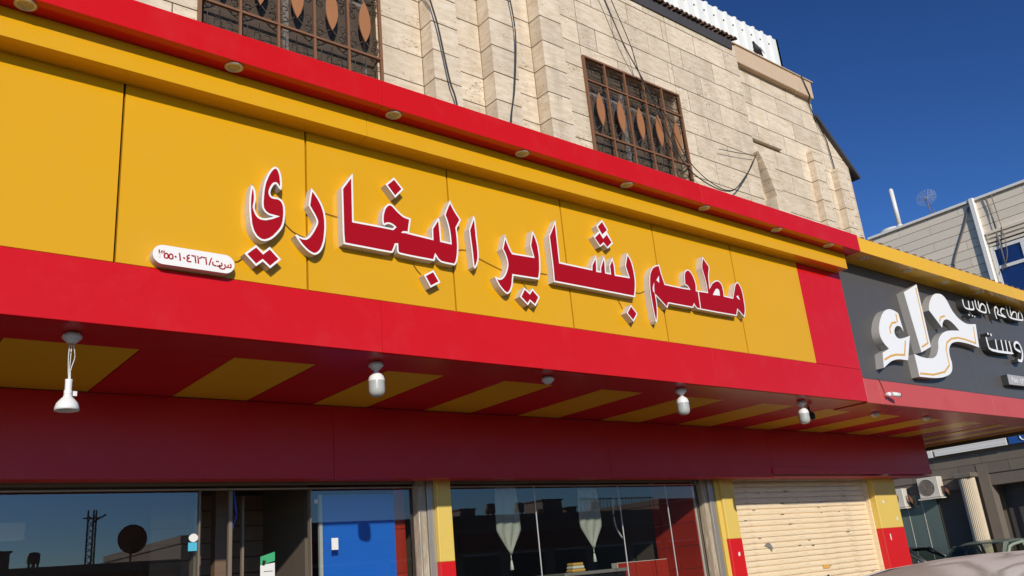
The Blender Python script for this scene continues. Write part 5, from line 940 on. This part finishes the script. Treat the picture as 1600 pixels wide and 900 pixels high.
        for x in (roof0 + .35, roof1 - .25):
            box('seat', x, x + .12, s*.36 - .22, s*.36 + .22, .35, 1.12, M['seat'], C, .04, True)
    return C
car('parked_car', (2.62, 2.10, 0), radians(7), M['car_white'], 'near white car with a beige sunlit roof at the lower right corner', L=4.95, W=1.40, H=1.478, roof0=1.62, roof1=4.2, rw=4.7, belt=.92, rz_=[-.17, -.12, -.055, -.01, .0, -.02, -.06], cr=.45)
car('parked_car', (25.2, 9.6, 0), radians(180), M['car_green'], 'pale green saloon car parked before the side building', H=1.45)
car('parked_car', (25.9, 11.3, 0), radians(90), M['car_grey'], 'dark grey car parked behind the right yellow pillar', H=1.42)

# ---------------- opposite side of the street (mirrored in the glass) ----------------
def far(label, x0, x1, h, m='farwall', nwin=3, sign=None, y=-16.0, d=9):
    o = root('opposite_building', ((x0+x1)/2, y - d/2, 0), label, 'building', 'buildings across the street')
    box('wall', x0, x1, y - d, y, 0, h - .25, M[m], o); box('parapet', x0 - .05, x1 + .05, y - d - .05, y + .06, h - .249, h, M[m], o)
    w_ = (x1 - x0)/nwin
    for k in range(nwin):
        a = x0 + w_*k + .35; b = x0 + w_*(k+1) - .35
        box('shop_opening', a, b, y + .001, y + .05, .15, 2.6, M['fardark'], o); box('opening_frame', a - .05, b + .05, y + .001, y + .08, 2.601, 2.68, M['ceramic'], o)
    if sign: box('sign_band', x0 + .1, x1 - .1, y + .001, y + .14, 2.75, min(h - .3, 3.5), M[sign], o)
    return o
far('low dark shop across the street at the far left', -14, 4.2, 3.1, nwin=5); far('low dark shop with roof clutter across the street, mirrored by the left glass', 4.3, 10.2, 3.2, nwin=2, sign='redsign')
far('pale gabled shop across the street, mirrored by the left glass', 10.3, 14.5, 3.95, 'farlight', 2); far('brown shop across the street behind the doorway reflection', 14.6, 21.4, 4.2, nwin=2, sign='redsign')
far('long dark shop row across the street, mirrored by the right glass', 21.5, 34.2, 4.25, nwin=5, sign='redsign'); far('taller dark shop across the street beside the fence', 34.3, 39.5, 4.75, nwin=2); far('pale shop with red sign across the street', 39.6, 52, 3.7, 'farlight', 4, 'redsign'); far('distant shop row at the far right across the street', 52.1, 80, 5.2, nwin=8)
for i, (x, z, l) in enumerate(((6.2, 3.2, 'small'), (24.6, 4.25, 'first'), (26.3, 4.25, 'second'), (31.2, 4.25, 'third'))):
    o = root('roof_tank', (x, -17.5, z), '%s brown water tank on the roof across the street' % l, 'water tank', 'water tanks across the street')
    ts = .55 if i else .42
    lathe('tank', [(0, .2), (.45*ts, .2), (.45*ts, .2 + .65*ts), (.3*ts, .2 + .78*ts), (.12*ts, .2 + .8*ts), (0, .2 + .82*ts)], M['tank'], o, seg=8 if i % 2 else 16)
    for a in range(4): box('stand_leg', .3*ts*cos(a*pi/2) - .03, .3*ts*cos(a*pi/2) + .03, .3*ts*sin(a*pi/2) - .03, .3*ts*sin(a*pi/2) + .03, 0, .2, M['tank'], o, local=True)
for x0, x1, z, h, l in ((22.2, 23.0, 4.25, .30, 'low'), (26.9, 28.1, 4.25, .62, 'tall'), (28.6, 29.0, 4.25, .25, 'small'), (5.0, 5.35, 3.2, .5, 'narrow')):
    o = root('roof_room', ((x0+x1)/2, -17, z), '%s brown box room on the roof across the street' % l, 'roof room', 'box rooms across the street')
    box('walls', x0, x1, -17.8, -16.5, z, z + h, M['tank'], o); box('slab', x0 - .06, x1 + .06, -17.86, -16.44, z + h, z + h + .05, M['farwall'], o)
o = root('telecom_mast', (7.6, -17, 3.2), 'dark lattice mast on the roof across the street', 'mast')
bm = bmesh.new()
for a, b in ((0, 0), (.25, 0), (.12, .2)): addtube(bm, [(a, b, 0), (a, b, 1.75)], .03, 5)
for k in range(8): addtube(bm, [(0, 0, k*.2), (.25, 0, k*.2 + .2)], .015, 4); addtube(bm, [(.12, .2, k*.2), (0, 0, k*.2 + .2)], .015, 4)
addtube(bm, [(.1, 0, 1.35), (.55, 0, 1.6)], .03, 5); addtube(bm, [(-.15, 0, 1.5), (.4, 0, 1.5)], .025, 5); fin(bm, 'lattice', M['dish'], o, True)
o = root('satellite_dish', (8.9, -16.6, 3.2), 'large dark satellite dish on the roof across the street', 'satellite dish')
bm = bmesh.new(); R = [bm.verts.new((0, -.12, .75))]; prev = None
for rr, yy in ((.15, -.10), (.3, -.05), (.47, .03)):
    ring = [bm.verts.new((rr*cos(2*pi*t/24), yy, .75 + rr*sin(2*pi*t/24))) for t in range(24)]
    for t in range(24):
        if prev: bm.faces.new((prev[t], prev[(t+1) % 24], ring[(t+1) % 24], ring[t])).smooth = True
        else: bm.faces.new((R[0], ring[(t+1) % 24], ring[t])).smooth = True
    prev = ring
bmesh.ops.solidify(bm, geom=bm.faces[:], thickness=.02); fin(bm, 'reflector', M['dish'], o, True)
tube('mast', [(0, -.12, 0), (0, -.12, .75)], .035, M['dish'], o, local=True); tube('feed_arm', [(0, -.05, .2), (0, .5, .7)], .015, M['dish'], o, local=True)
o = root('crescent_finial', (11.5, -17, 3.95), 'thin pole with a crescent on the roof across the street', 'finial')
tube('pole', [(0, 0, 0), (0, 0, .85)], .02, M['dish'], o, local=True); tube('crescent', [(.11*cos(a), 0, .95 + .11*sin(a)) for a in [pi/2 + .5 + k*(2*pi - 1.0)/12 for k in range(13)]], .02, M['dish'], o, local=True)
o = root('roof_fence', (30, -16.2, 4.25), 'iron railing along the roof across the street', 'fence')
for k in range(24): box('railing_bar', 29.0 + k*.22, 29.03 + k*.22, -16.2, -16.17, 4.25, 4.9, M['dish'], o)
box('top_rail', 29.0, 34.1, -16.21, -16.16, 4.82, 4.86, M['dish'], o)
bm = bmesh.new()
# ground pebbles or litter are not visible in the photograph
bm.free()
